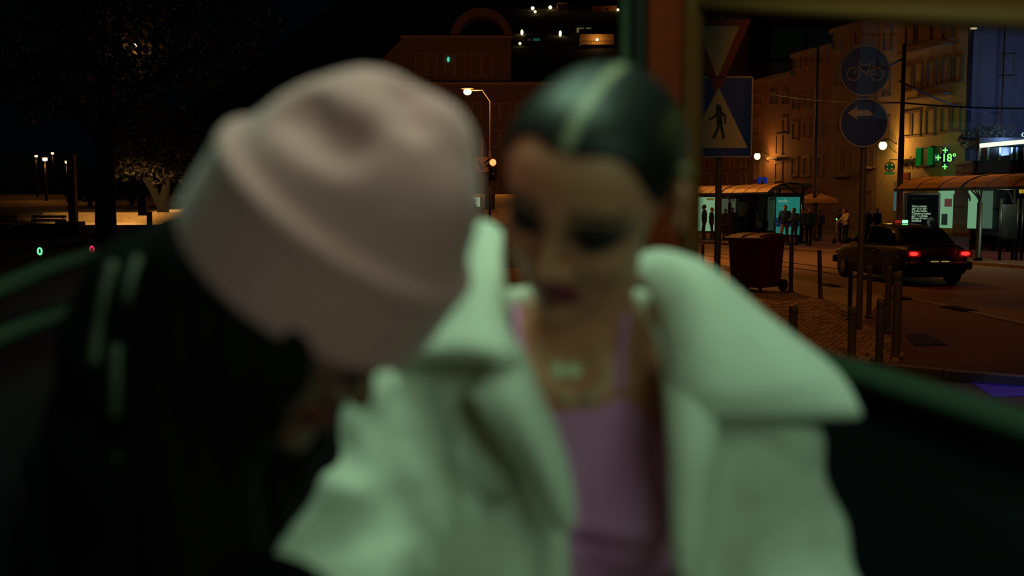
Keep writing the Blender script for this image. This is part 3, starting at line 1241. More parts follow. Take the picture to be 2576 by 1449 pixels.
# rear wall below the view, bench and floor
b = MB()
b.box((-0.23, 2.06, 0.75), (1.30, 0.05, 1.25))
tk(b, 'rear_panel', paint_dark)
b = MB()
b.box((-0.10, 1.10, 0.70), (1.30, 2.1, 0.06))
tk(b, 'floor_panel', mat('ribbed_rubber', (20, 20, 20), 0.8))
vinyl = mat('black_vinyl', (14, 16, 17), 0.5, bump=0.05, scale=60)
b = MB()
b.bbox((-0.14, 1.19, 1.065), (1.16, 0.58, 0.13), 0.05)
tk(b, 'seat_cushion', vinyl, True)
b = MB()
b.box((-0.14, 1.22, 0.87), (1.14, 0.50, 0.27))
tk(b, 'seat_base', paint_dark)
b = MB()
b.bbox((-0.14, 1.52, 1.32), (1.16, 0.10, 0.42), 0.04)
tk(b, 'seat_backrest', vinyl, True)
# canopy roof with its lamp housing
b = MB()
for k in range(9):
    pass
ring = []
for y in (-0.6, 2.15):
    r = []
    for i in range(13):
        a = math.pi * i / 12
        r.append((-0.12 - 0.80 * math.cos(a), y, 2.80 + 0.16 * math.sin(a)))
    for i in range(12, -1, -1):
        a = math.pi * i / 12
        r.append((-0.12 - 0.77 * math.cos(a), y, 2.82 + 0.16 * math.sin(a)))
    ring.append(r)
b.loft(ring)
tk(b, 'canopy', mat('canopy_cloth', (30, 30, 32), 0.8), True)
for (x, y) in ((-0.84, -0.4), (0.62, -0.4)):
    b = MB()
    b.cyl((x, y, 0.6), (x, y, 2.84), 0.016, 12)
    tk(b, 'canopy_post', steel, True)
for (x, y) in ((-0.70, 1.75), (0.52, 1.75), (-0.08, -0.75)):
    b = MB()
    prof = [(0.10, -0.06), (0.26, -0.075), (0.285, -0.05), (0.285, 0.05), (0.26, 0.075), (0.10, 0.06)]
    bb = MB()
    bb.lathe(prof, (0, 0, 0), 24)
    b.add([(x + v[2], y + v[0], 0.145 + v[1]) for v in bb.v], bb.f)
    w = tk(b, 'wheel', mat('tyre_rubber', (16, 16, 16), 0.85), True)
    b = MB()
    b.cyl((x - 0.06, y, 0.145), (x + 0.06, y, 0.145), 0.12, 18)
    o = b.build('hub_cap', mat('hub_metal', (130, 130, 130), 0.4, 0.8), None, True)
    o.parent = w
    o.matrix_parent_inverse = tukM

# ------------------------------------------------------------------ ground: road, pavements, kerbs
random.seed(4)
rng = np.random.default_rng(5)
asphalt = mat('asphalt', (114, 94, 72), 0.85, spec=0.25, bump=0.25, scale=9, vary=0.22, detail=8)
pave = mat('limestone_paving', (150, 132, 104), 0.7, bump=0.3, scale=14, vary=0.18, detail=8)
smoothpave = mat('worn_concrete_paving', (98, 70, 54), 0.85, spec=0.25, bump=0.3, scale=6, vary=0.2, detail=8)
kerbm = mat('kerb_limestone', (120, 104, 84), 0.7, bump=0.25, scale=12, vary=0.15)
soil = mat('dark_bank_soil', (26, 26, 22), 0.95, bump=0.4, scale=4, vary=0.3)

ZR = -0.10                     # road level; pavements at 0


def struct(b, name, m, **k):
    o = b.build(name, m, None, **k)
    o['kind'] = 'structure'
    return o


near_kerb = [G(x, y) for x, y in ((2900, 862), (2576, 815), (2422, 777), (2272, 747), (2178, 732), (2074, 714), (1974, 696))]
dirn = near_kerb[-1] - near_kerb[-2]
dirn /= np.linalg.norm(dirn)
near_kerb += [near_kerb[-1] + np.array([-0.10, 1.0, 0]) * t for t in (12, 28, 60)]
far_kerb = [np.array([18.7, 20.0, 0]), np.array([15.4, 31.2, 0]), np.array([12.3, 41.6, 0]), np.array([9.45, 51.0, 0]), np.array([6.2, 63.0, 0]), np.array([1.0, 86.0, 0])]
b = MB()
b.add([(-60, -8, ZR), (70, -8, ZR), (70, 110, ZR), (-60, 110, ZR)], [(0, 1, 2, 3)])
struct(b, 'road', asphalt)


def slab(poly, z0, z1, name, m):
    b = MB()
    n = len(poly)
    vs = [(p[0], p[1], z1) for p in poly] + [(p[0], p[1], z0) for p in poly]
    fs = [tuple(range(n)), tuple(range(2 * n - 1, n - 1, -1))] + [(i, i + n, (i + 1) % n + n, (i + 1) % n) for i in range(n)]
    b.add(vs, fs)
    o = struct(b, name, m)
    bm = bmesh.new()
    bm.from_mesh(o.data)
    bmesh.ops.recalc_face_normals(bm, faces=bm.faces[:])
    bm.to_mesh(o.data)
    bm.free()
    return o


edge = [G(x, y) for x, y in ((2900, 975), (2576, 946), (2420, 934), (2292, 925))] + [G(2272, 922), G(2100, 905), G(1700, 884), G(1288, 860), G(700, 830), G(-200, 800)]
near_poly = [p for p in near_kerb] + [np.array([-30.0, 86, 0]), np.array([-40.0, 30, 0])] + edge[::-1]
slab(near_poly, ZR - 0.05, -0.012, 'pavement_near', smoothpave)
far_poly = far_kerb + [np.array([1.0, 112, 0]), np.array([60, 112, 0]), np.array([60, 20, 0])]
slab(far_poly, ZR - 0.05, 0.0, 'pavement_far', smoothpave)


def kerb(pts, name, w, side):
    root = None
    b = MB()
    L = [0]
    for i in range(1, len(pts)):
        L.append(L[-1] + np.linalg.norm(pts[i] - pts[i - 1]))

    def at(s):
        return np.array([np.interp(s, L, [p[k] for p in pts]) for k in range(3)])
    root = bpy.data.objects.new(name, None)
    COL.objects.link(root)
    root['kind'] = 'structure'
    s = 0.0
    me = None
    while s < L[-1] - 1.0 and s < 46:
        a, c = at(s), at(s + 1.0)
        m = (a + c) / 2
        ang = math.atan2(c[1] - a[1], c[0] - a[0])
        if me is None:
            bb = MB()
            bb.bbox((0, 0, 0), (0.985, w, 0.20), 0.012)
            o = bb.build('kerb_stone', kerbm)
            me = o.data
        else:
            o = bpy.data.objects.new('kerb_stone', me)
            COL.objects.link(o)
        o.parent = root
        o.location = (m[0], m[1], -0.094 + rng.uniform(-0.004, 0.004))
        o.rotation_euler = (0, 0, ang)
        s += 1.0


kerb(near_kerb, 'kerb_near', 0.16, 1)
kerb(far_kerb, 'kerb_far', 0.18, 1)
kerb(edge[:7], 'kerb_front', 0.16, 1)

# cobbles between the bollards: small hewn stones, each tipped its own way
cob_poly = [G(x, y) for x, y in ((1560, 735), (1900, 738), (2010, 742), (2090, 765), (2150, 805), (2235, 850), (2268, 895), (2262, 912), (2100, 903), (1700, 882), (1560, 870))]
cp = np.array([(p[0], p[1]) for p in cob_poly])


def inside(x, y, poly):
    r = False
    n = len(poly)
    j = n - 1
    for i in range(n):
        if (poly[i][1] > y) != (poly[j][1] > y) and x < (poly[j][0] - poly[i][0]) * (y - poly[i][1]) / (poly[j][1] - poly[i][1]) + poly[i][0]:
            r = not r
        j = i
    return r


b = MB()
stp = 0.105
x0, y0, x1, y1 = cp[:, 0].min(), cp[:, 1].min(), cp[:, 0].max(), cp[:, 1].max()
iy = 0
yv = y0
while yv < y1:
    xv = x0 + (iy % 2) * stp / 2
    while xv < x1:
        if inside(xv, yv, cp):
            sz = stp * rng.uniform(0.80, 0.92)
            b.box((xv + rng.uniform(-.008, .008), yv + rng.uniform(-.008, .008), -0.02 + rng.uniform(0.0, 0.012)), (sz, sz, 0.06), rz=rng.uniform(-.25, .25), rx=rng.normal(0, .06), ry=rng.normal(0, .06), taper=0.86)
        xv += stp
    yv += stp
    iy += 1
o = b.build('cobblestones', mat('polished_cobble', (186, 152, 110), 0.5, bump=0.25, scale=30, vary=0.25))
setp(o, 'small pale cobblestones paving the ground around the steel bollards', 'paving', None, 'stuff')
# plain pale strip along the kerb
st = [G(x, y) for x, y in ((1700, 668), (1974, 697.5), (2074, 715.5), (2178, 734), (2230, 742))] + [G(x, y) for x, y in ((2170, 808), (2100, 765), (2010, 740), (1900, 735), (1700, 720))]
slab(st, -0.03, -0.004, 'pavement_strip', pave)

rail = mat('rail_steel', (60, 52, 44), 0.35, 0.9)
for off in (0.0, 1.0):
    b = MB()
    A, B = G(1762, 641 - off * 9, ZR), G(1985, 673 - off * 12, ZR)
    d = (B - A) / np.linalg.norm(B - A)
    A2, B2 = A - d * 30, B + d * 4.5
    n = np.array([-d[1], d[0], 0]) * 0.05
    b.add([A2 - n, B2 - n, B2 + n, A2 + n] + [p + np.array([0, 0, 0.012]) for p in (A2 - n, B2 - n, B2 + n, A2 + n)], [(3, 2, 1, 0), (4, 5, 6, 7), (0, 1, 5, 4), (1, 2, 6, 5), (2, 3, 7, 6), (3, 0, 4, 7)])
    o = b.build('tram_rail', rail)
    setp(o, None, None, None, 'structure')

iron = mat('cast_iron', (30, 26, 24), 0.45, 0.6, bump=0.2, scale=40)
for i, (x, y, lab) in enumerate(((2104, 719, 'iron kerb gully nearest the leaning bollard'), (2273, 749, 'iron kerb gully behind the tall paired bollards'), (2430, 777, 'iron kerb gully below the taxi rear wheel'))):
    c = G(x, y)
    t = thing('gully_grate', lab, 'drain', (c[0] - 0.12, c[1], -0.012), math.radians(95), 'kerb gullies')
    b = MB()
    b.bbox((0, 0, 0.016), (0.75, 0.30, 0.025), 0.008)
    b.build('frame', iron, t)
    for k in range(6):
        b = MB()
        b.box((-0.28 + k * 0.112, 0, 0.034), (0.05, 0.22, 0.014))
        b.build('bar', iron, t)
# dark sunken cover on the right
c = [G(x, y) for x, y in ((2281, 841), (2330, 840), (2384, 866), (2300, 868))]
t = thing('access_cover', 'dark rectangular iron cover set in the pavement at the right', 'cover', tuple((c[0] + c[2]) / 2))
b = MB()
ctr = sum(c) / 4
b.add([p - ctr + np.array([0, 0, .004]) for p in c] + [p - ctr + np.array([0, 0, -.03]) for p in c], [(0, 1, 2, 3), (7, 6, 5, 4), (0, 4, 5, 1), (1, 5, 6, 2), (2, 6, 7, 3), (3, 7, 4, 0)])
o = b.build('plate', mat('tarred_iron', (6, 5, 5), 0.9, bump=0.3, scale=25), t)
o.location = Vector(ctr) - Vector(t.location)
# blue glow on the near carriageway, put into the patch's colour
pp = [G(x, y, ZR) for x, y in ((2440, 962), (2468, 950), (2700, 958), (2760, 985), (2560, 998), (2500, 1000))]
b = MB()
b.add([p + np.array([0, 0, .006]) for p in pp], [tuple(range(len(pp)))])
o = b.build('road_glow_patch', mat('blue_glow_tint', (60, 66, 190), 0.5, bump=0.3, scale=30, vary=0.3))
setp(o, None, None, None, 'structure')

# ------------------------------------------------------------------ bollards
bsteel = mat('weathered_steel', (104, 92, 78), 0.5, 0.1, bump=0.1, scale=30, vary=0.15)
bcap = mat('bollard_cap', (116, 104, 88), 0.45, 0.1)


def bollard(px, yb, yt, wpx, lab, lean=0.0):
    g = G(px, yb)
    top = PY(px, yt, g[1])
    h = top[2]
    Y = g[1]
    r = wpx / FPX * Y / 2
    t = thing('bollard', lab, 'bollard', tuple(g), 0, 'steel bollards along the pavement')
    t.rotation_euler = (0, lean, 0)
    b = MB()
    b.lathe([(r * 1.7, 0), (r * 1.7, 0.015), (r * 1.1, 0.03)], (0, 0, 0), 18)
    b.build('base_ring', bsteel, t, True)
    b = MB()
    b.lathe([(r, 0.0), (r, h - 0.13)], (0, 0, 0), 18)
    b.build('shaft', bsteel, t, True)
    b = MB()
    b.lathe([(r, h - 0.13), (r * 0.86, h - 0.127), (r * 0.86, h - 0.112), (r, h - 0.109), (r, h - 0.02), (r * 0.8, h), (0.001, h + 0.004)], (0, 0, 0), 18)
    b.build('head', bcap, t, True)


for a in ((1989, 734, 617, 11, 'grey steel bollard standing right against the red bin wheel'),
          (2064, 751, 628, 11, 'leaning grey bollard by itself between red bin and taxi', -0.045),
          (2137, 806, 655, 11, 'tall thin bollard left of the bicycle sign pole, under the taxi front wheel'),
          (2142, 899, 771, 21, 'short thick bollard in front of the thin one at the sign pole'),
          (2185, 798, 669, 13, 'bollard just right of the bicycle sign pole'),
          (2232, 834, 669, 15, 'bollard directly behind the tallest thick bollard'),
          (2253, 899, 683, 22, 'tallest thick bollard, nearest the pavement corner'),
          (2211, 918, 751, 20, 'thick bollard at the front edge of the cobbles'),
          (1994, 862, 769, 23, 'thick bollard rising from behind the white jacket collar'),
          (1767, 672, 611, 9, 'far thin bollard beside the brown window post')):
    bollard(*a)

# ------------------------------------------------------------------ sign posts
post = mat('galvanised_post', (112, 100, 86), 0.5, 0.1, vary=0.1)
blue = mat('sign_blue', (4, 70, 214), 0.4, bump=0.02)
white = mat('sign_white', (226, 214, 190), 0.45)
red = mat('sign_red', (150, 22, 26), 0.4)
black = mat('sign_black', (14, 14, 14), 0.5)
alu = mat('sign_back', (120, 116, 108), 0.45, 0.7)


def ringpts(r, n=40):
    return [(r * math.cos(2 * math.pi * i / n), r * math.sin(2 * math.pi * i / n)) for i in range(n)]


def pole(root, h, r, m=None, name='post'):
    b = MB()
    b.lathe([(r, 0), (r, h), (r * 0.6, h + 0.02), (0.001, h + 0.025)], (0, 0, 0), 14)
    return b.build(name, m or post, root, True)


g = G(2160, 831)
Y = g[1]
sg = thing('traffic_sign_post', 'thin steel pole with round blue bicycle sign above a second round sign', 'road sign', tuple(g))
u = Y / FPX                      # metres per pixel at that depth
sc1 = PY(2170, 180, Y)
sc2 = PY(2168, 310, Y)
r1 = 63 * u
pole(sg, sc1[2] + 0.2, 8.0 * u / 1.0)
X = Vector((1, 0, 0))
Z = Vector((0, 0, 1))


def signpart(root, name, polys, t, c, m, off, label=None):
    b = MB()
    for pl in polys:
        b.prism(pl, t, Vector(c) + Vector((0, -off, 0)), X, Z)
    o = b.build(name, m, root)
    if label:
        setp(o, label)
    return o


def annulus(r0, r1, n=44):
    return [[(r1 * math.cos(a0), r1 * math.sin(a0)), (r1 * math.cos(a1), r1 * math.sin(a1)), (r0 * math.cos(a1), r0 * math.sin(a1)), (r0 * math.cos(a0), r0 * math.sin(a0))]
            for a0, a1 in ((2 * math.pi * i / n, 2 * math.pi * (i + 1) / n) for i in range(n))]


def stroke(pts, w):
    out = []
    for (a, c) in zip(pts[:-1], pts[1:]):
        d = Vector((c[0] - a[0], c[1] - a[1]))
        n = Vector((-d.y, d.x)).normalized() * w / 2
        e = d.normalized() * w * 0.3
        out.append([(a[0] - n.x - e.x, a[1] - n.y - e.y), (c[0] - n.x + e.x, c[1] - n.y + e.y), (c[0] + n.x + e.x, c[1] + n.y + e.y), (a[0] + n.x - e.x, a[1] + n.y - e.y)])
    return out


def rel(c):
    return tuple(np.array(c) - g)


c1 = rel(sc1)
d1 = signpart(sg, 'sign_disc', [ringpts(r1)], 0.02, c1, blue, 0.08, 'round blue sign with a white bicycle')
signpart(d1, 'border', annulus(r1 * 0.945, r1 * 0.99), 0.006, c1, white, 0.093)
k = u
bike = []
for wx in (-28, 30):
    bike += annulus(14.5 * k, 17.5 * k, 30)
cyc = []
for wx in (-28, 30):
    for q in annulus(14 * k, 17 * k, 28):
        cyc.append([(x + wx * k, y - 8 * k) for x, y in q])
f = lambda *ps: stroke([(x * k, y * k) for x, y in ps], 3.2 * k)
cyc += f((-28, -8), (-14, 16), (-17, 22), (-11, 23)) + f((-15, 14), (17, 14)) + f((-16, 10), (3, -9), (30, -9)) + f((3, -9), (17, 15), (30, -9)) + f((10, 19), (22, 19)) + f((17, 14), (17, 19)) + f((2, -9), (8, -14))
signpart(d1, 'bicycle_symbol', cyc, 0.006, c1, white, 0.094, 'white bicycle symbol')
c2 = rel(sc2)
r2 = 61 * u
d2 = signpart(sg, 'sign_disc', [ringpts(r2)], 0.02, c2, blue, 0.08, 'second round blue sign with a left arrow')
signpart(d2, 'border', annulus(r2 * 0.945, r2 * 0.99), 0.006, c2, white, 0.093)
arrow = [(-42, 24), (-18, 40), (-18, 31), (10, 31), (22, 20), (22, 17), (-18, 17), (-18, 8)]
signpart(d2, 'arrow_symbol', [[(x * k, y * k) for x, y in arrow]], 0.006, c2, white, 0.094, 'white arrow pointing left')
for cc in (c1, c2):
    b = MB()
    b.box((0, cc[1] - 0.045, cc[2]), (0.22, 0.03, 0.05))
    b.build('bracket', alu, sg)

Y = 11.5
u = Y / FPX
g = np.array([PY(1804, 690, Y)[0], Y, 0.0])
sg2 = thing('traffic_sign_post', 'thick sign pole with pedestrian crossing sign under a red bordered triangle, behind window edge', 'road sign', tuple(g))
ct = rel(PY(1803, 60, Y))
pole(sg2, ct[2] + 0.1, 0.038)
cq = rel(PY(1803, 296, Y))
sq = [(-85, -99), (85, -99), (85, 99), (-85, 99)]
d = signpart(sg2, 'sign_plate', [[(x * u, y * u) for x, y in sq]], 0.02, cq, blue, 0.07, 'square blue pedestrian crossing sign')
signpart(d, 'border', [[(x * u, y * u) for x, y in q] for q in ([(-85, -99), (85, -99), (85, -96), (-85, -96)], [(-85, 96), (85, 96), (85, 99), (-85, 99)], [(-85, -99), (-82, -99), (-82, 99), (-85, 99)], [(82, -99), (85, -99), (85, 99), (82, 99)])], 0.006, cq, white, 0.083)
signpart(d, 'triangle', [[(x * u, y * u) for x, y in ((-76, -76), (74, -76), (0, 72))]], 0.006, cq, white, 0.084, 'white triangle')
man = [ringpts(7 * u, 16)]
man = [[(x + 0 * u, y + 24 * u) for x, y in man[0]]]
man += stroke([(x * u, y * u) for x, y in ((1, 16), (3, -12))], 15 * u)
man += stroke([(x * u, y * u) for x, y in ((3, -10), (-2, -32), (-11, -50))], 7 * u) + stroke([(x * u, y * u) for x, y in ((4, -10), (10, -32), (14, -50))], 7 * u)
man += stroke([(x * u, y * u) for x, y in ((-2, 12), (-11, 0), (-22, -6))], 5 * u) + stroke([(x * u, y * u) for x, y in ((6, 12), (17, 2), (17, -14))], 5 * u)
signpart(d, 'pedestrian_symbol', man, 0.006, cq, black, 0.090, 'black walking figure')
ap, tw = (-0, -178), 80
tri = [(-80, 8), (80, 8), (0, -182)]
d = signpart(sg2, 'sign_plate', [[(x * u, y * u) for x, y in tri]], 0.02, ct, white, 0.07, 'inverted triangle give way sign')
inn = [(-53, -8), (53, -8), (0, -134)]
bor = []
for i in range(3):
    j = (i + 1) % 3
    bor.append([tri[i], tri[j], inn[j], inn[i]])
signpart(d, 'border', [[(x * u, y * u) for x, y in q] for q in bor], 0.006, ct, red, 0.083, 'broad red border')
for cc in (cq, ct):
    b = MB()
    b.box((0, -0.045, cc[2] - (0.2 if cc is ct else 0)), (0.20, 0.03, 0.05))
    b.build('bracket', alu, sg2)

# ------------------------------------------------------------------ red wheeled bin
binred = mat('bin_red_plastic', (104, 6, 14), 0.5, spec=0.2, bump=0.05, scale=30)
g = G(1914, 738)
_bc, _bs = math.cos(math.radians(-47)), math.sin(math.radians(-47))
g = g - np.array([0.86 * _bc, 0.86 * _bs, 0])
rb = thing('wheeled_bin', 'large red wheeled rubbish bin with a domed lid on the pavement edge', 'bin', tuple(g), math.radians(-47))
# local: corner nearest the camera at the origin; +x along the front to the right, +y along the left face
W, D, H = 0.86, 0.90, 1.16
b = MB()
rr = []
for z, s in ((0.10, 0.90), (0.16, 0.90), (1.02, 1.0), (1.08, 1.04), (H - 0.06, 1.04)):
    cx, cy = W / 2, D / 2
    w, d = W * s / 2, D * s / 2
    c = 0.05
    rr.append([(cx - w + c, cy - d, z), (cx + w - c, cy - d, z), (cx + w, cy - d + c, z), (cx + w, cy + d - c, z), (cx + w - c, cy + d, z), (cx - w + c, cy + d, z), (cx - w, cy + d - c, z), (cx - w, cy - d + c, z)])
b.loft(rr)
b.build('body', binred, rb, bevel=0.01)
b = MB()
rr = []
for y, h in ((-0.06, 0.0), (0.05, 0.055), (0.3, 0.09), (0.6, 0.10), (0.85, 0.09), (0.96, 0.03)):
    rr.append([(-0.05, y, H - 0.07), (-0.05, y, H - 0.03 + h * 0.6), (0.06, y, H - 0.02 + h), (W / 2 - 0.06, y, H - 0.02 + h), (W / 2, y, H - 0.04 + h), (W / 2 + 0.06, y, H - 0.02 + h), (W - 0.06, y, H - 0.02 + h), (W + 0.05, y, H - 0.03 + h * 0.6), (W + 0.05, y, H - 0.07)])
b.loft(rr)
b.build('lid', binred, rb, bevel=0.008)
b = MB()
b.cyl((0.06, D + 0.07, H - 0.02), (W - 0.06, D + 0.07, H - 0.02), 0.018, 10)
b.build('handle', binred, rb, True)
for x in (-0.03, W + 0.03):
    b = MB()
    b.cyl((x - 0.035, D - 0.11, 0.13), (x + 0.035, D - 0.11, 0.13), 0.13, 22)
    w = b.build('wheel', mat('black_rubber_wheel', (12, 12, 13), 0.7), rb, True)
    b = MB()
    b.cyl((x - 0.04, D - 0.11, 0.13), (x + 0.04, D - 0.11, 0.13), 0.045, 12)
    b.build('hub', mat('grey_hub', (40, 40, 40), 0.5), w, True)
for x in (0.06, W - 0.06):
    b = MB()
    b.box((x, 0.06, 0.05), (0.06, 0.06, 0.10))
    b.build('foot', binred, rb)
for x in (0.0, W):
    b = MB()
    b.bbox((x, D / 2, 0.60), (0.03, 0.04, 0.78), 0.01)
    b.build('rib', binred, rb)

# ------------------------------------------------------------------ taxi
car = thing('taxi', 'dark saloon taxi with green roof and red tail lamps driving away', 'car', (9.86, 26.5, ZR), math.radians(6))
cpaint = mat('black_car_paint', (5, 7, 8), 0.5, spec=0.2, coat=0.05)
croof = mat('green_roof_paint', (70, 78, 40), 0.3, coat=0.5)
cglass = mat('dark_car_glass', (12, 14, 14), 0.06, coat=0.4)
chrome = mat('chrome', (190, 180, 160), 0.15, 1.0)
# local: +y forward, x right; rear bumper near y=-2.15
sec = [(-2.16, .60, .28, .62, .74), (-2.08, .80, .24, .80, .95), (-1.75, .85, .18, .84, .99), (-1.1, .87, .13, .85, .98), (0.0, .88, .12, .85, .96), (1.0, .87, .13, .84, .94), (1.55, .85, .16, .78, .89), (1.90, .79, .22, .70, .78), (2.06, .60, .28, .56, .64)]
b = MB()
rings = []
for y, w, z0, zs, z1 in sec:
    rings.append([(-w * .82, y, z0), (w * .82, y, z0), (w * .97, y, z0 + .12), (w, y, (z0 + zs) / 2), (w * .97, y, zs), (w * .86, y, z1), (w * .4, y, z1 + .02), (-w * .4, y, z1 + .02), (-w * .86, y, z1), (-w * .97, y, zs), (-w, y, (z0 + zs) / 2), (-w * .97, y, z0 + .12)])
b.loft(rings)
cb = b.build('body', cpaint, car, True)
cb.modifiers.new('s', 'SUBSURF').render_levels = 2
b = MB()
gh = [(-1.62, .66, .68, .95, .98), (-1.02, .66, .56, .96, 1.36), (-0.55, .70, .58, .95, 1.43), (0.1, .71, .59, .94, 1.44), (0.42, .70, .56, .94, 1.38), (1.12, .72, .66, .92, .95)]
rings = []
for y, wb, wt, z0, z1 in gh:
    rings.append([(-wb - .06, y, z0 - .03), (wb + .06, y, z0 - .03), (wb + .04, y, z0 + (z1 - z0) * .3), (wt, y, z1 - .05 * (z1 > 1.1)), (wt * .6, y, z1 + .01), (-wt * .6, y, z1 + .01), (-wt, y, z1 - .05 * (z1 > 1.1)), (-wb - .04, y, z0 + (z1 - z0) * .3)])
b.loft(rings)
o = b.build('cabin', croof, car, True)
setp(o, 'greenish roof and pillars')
b = MB()
b.add([(-.60, -1.60, 1.005), (.60, -1.60, 1.005), (.50, -1.06, 1.345), (-.50, -1.06, 1.345)], [(0, 1, 2, 3)])
o = b.build('rear_window', cglass, car)
o.modifiers.new('t', 'SOLIDIFY').thickness = 0.02
b = MB()
b.add([(-.58, 1.10, .985), (.58, 1.10, .985), (.48, .47, 1.36), (-.48, .47, 1.36)], [(3, 2, 1, 0)])
o = b.build('windscreen', cglass, car)
o.modifiers.new('t', 'SOLIDIFY').thickness = 0.02
for s in (-1, 1):
    for q in (((-1.40, .99), (-.72, .97), (-.72, 1.37), (-1.02, 1.33)), ((-.66, .97), (.05, .96), (.05, 1.385), (-.66, 1.38)), ((.11, .96), (.95, .955), (.40, 1.34), (.11, 1.38))):
        b = MB()
        vs = [(s * (.775 - (z - .96) * .36), y, z) for y, z in q]
        b.add(vs, [(0, 1, 2, 3) if s < 0 else (3, 2, 1, 0)])
        o = b.build('side_window', cglass, car)
        o.modifiers.new('t', 'SOLIDIFY').thickness = 0.02
    for y in (-.60, .16):
        b = MB()
        b.bbox((s * .885, y - .02, .80), (.03, .20, .03), .01)
        b.build('door_handle', chrome, car)
    b = MB()
    b.bbox((s * .93, .85, 1.0), (.20, .12, .13), .03)
    b.build('wing_mirror', cpaint, car, True)
    for y in (-1.34, 1.32):
        b = MB()
        bb = MB()
        bb.lathe([(.16, -.09), (.29, -.10), (.315, -.07), (.315, .07), (.29, .10), (.16, .09)], (0, 0, 0), 24)
        b.add([(s * .77 + v[2], y + v[0], .315 + v[1]) for v in bb.v], bb.f)
        w = b.build('wheel', mat('tyre_rubber'), car, True)
        b = MB()
        b.cyl((s * .77 - .08, y, .315), (s * .77 + .08, y, .315), .17, 18)
        b.build('rim', mat('alloy', (110, 108, 100), 0.35, 0.8), w)
    b = MB()
    b.bbox((s * .62, -2.115, .78), (.34, .10, .16), .03)
    o = b.build('tail_lamp', mat('tail_lens', (120, 6, 10), 0.2), car)
    setp(o, 'red tail lamp')
    b = MB()
    b.sphere((s * .64, -2.165, .78), (.105, .028, .045), 14, 8)
    b.build('lit_bulb', emit('tail_glow', (255, 26, 24), 9.0), o, True)
    b = MB()
    b.sphere((s * .60, 2.04, .66), (.16, .08, .08), 12, 8)
    b.build('headlamp', mat('headlamp_lens', (220, 225, 215), 0.1), car, True)
    b = MB()
    b.bbox((s * 0.13, -2.19, .595), (.20, .02, .035), .006)
    b.build('number_plate_lamp', emit('plate_lamp', (255, 220, 150), 0.35), car)
b = MB()
b.bbox((0, -2.13, .50), (1.62, .16, .20), .05)
b.build('rear_bumper', cpaint, car, True)
b = MB()
b.bbox((0, 2.12, .46), (1.55, .14, .20), .05)
b.build('front_bumper', cpaint, car, True)
b = MB()
b.bbox((0, -2.172, .54), (.52, .02, .11), .004)
b.build('number_plate', mat('plate_white', (150, 140, 110), 0.5), car)
b = MB()
b.bbox((0, -2.11, .80), (.86, .06, .20), .02)
o = b.build('boot_panel', mat('boot_reflection_tint', (70, 58, 42), 0.35, 0.4), car)  # brown reflection on the boot lid, put into the colour
setp(o, 'brownish panel between the tail lamps')
b = MB()
b.box((0, -2.02, .965), (1.1, .03, .015))
b.build('boot_trim', chrome, car)
b = MB()
b.bbox((0, -.15, 1.50), (.36, .12, .11), .02)
ts = b.build('taxi_light', mat('taxi_light_box', (160, 60, 40), 0.4), car)
setp(ts, 'small roof light, one half lit green')
b = MB()
b.bbox((.10, -.215, 1.50), (.15, .02, .075), .008)
b.build('green_lens', emit('taxi_green', (90, 255, 130), 7.0), ts)
b = MB()
b.bbox((-.09, -.215, 1.50), (.15, .02, .075), .008)
b.build('red_lens', emit('taxi_red', (220, 60, 40), 0.5), ts)
for s in (-1, 1):
    light('POINT', 'tail_light_glow', tuple(Vector((9.86, 26.5, ZR)) + Matrix.Rotation(math.radians(6), 3, 'Z') @ Vector((s * .64, -2.28, .78))), 2.0, (1, .05, .04), 0.05)

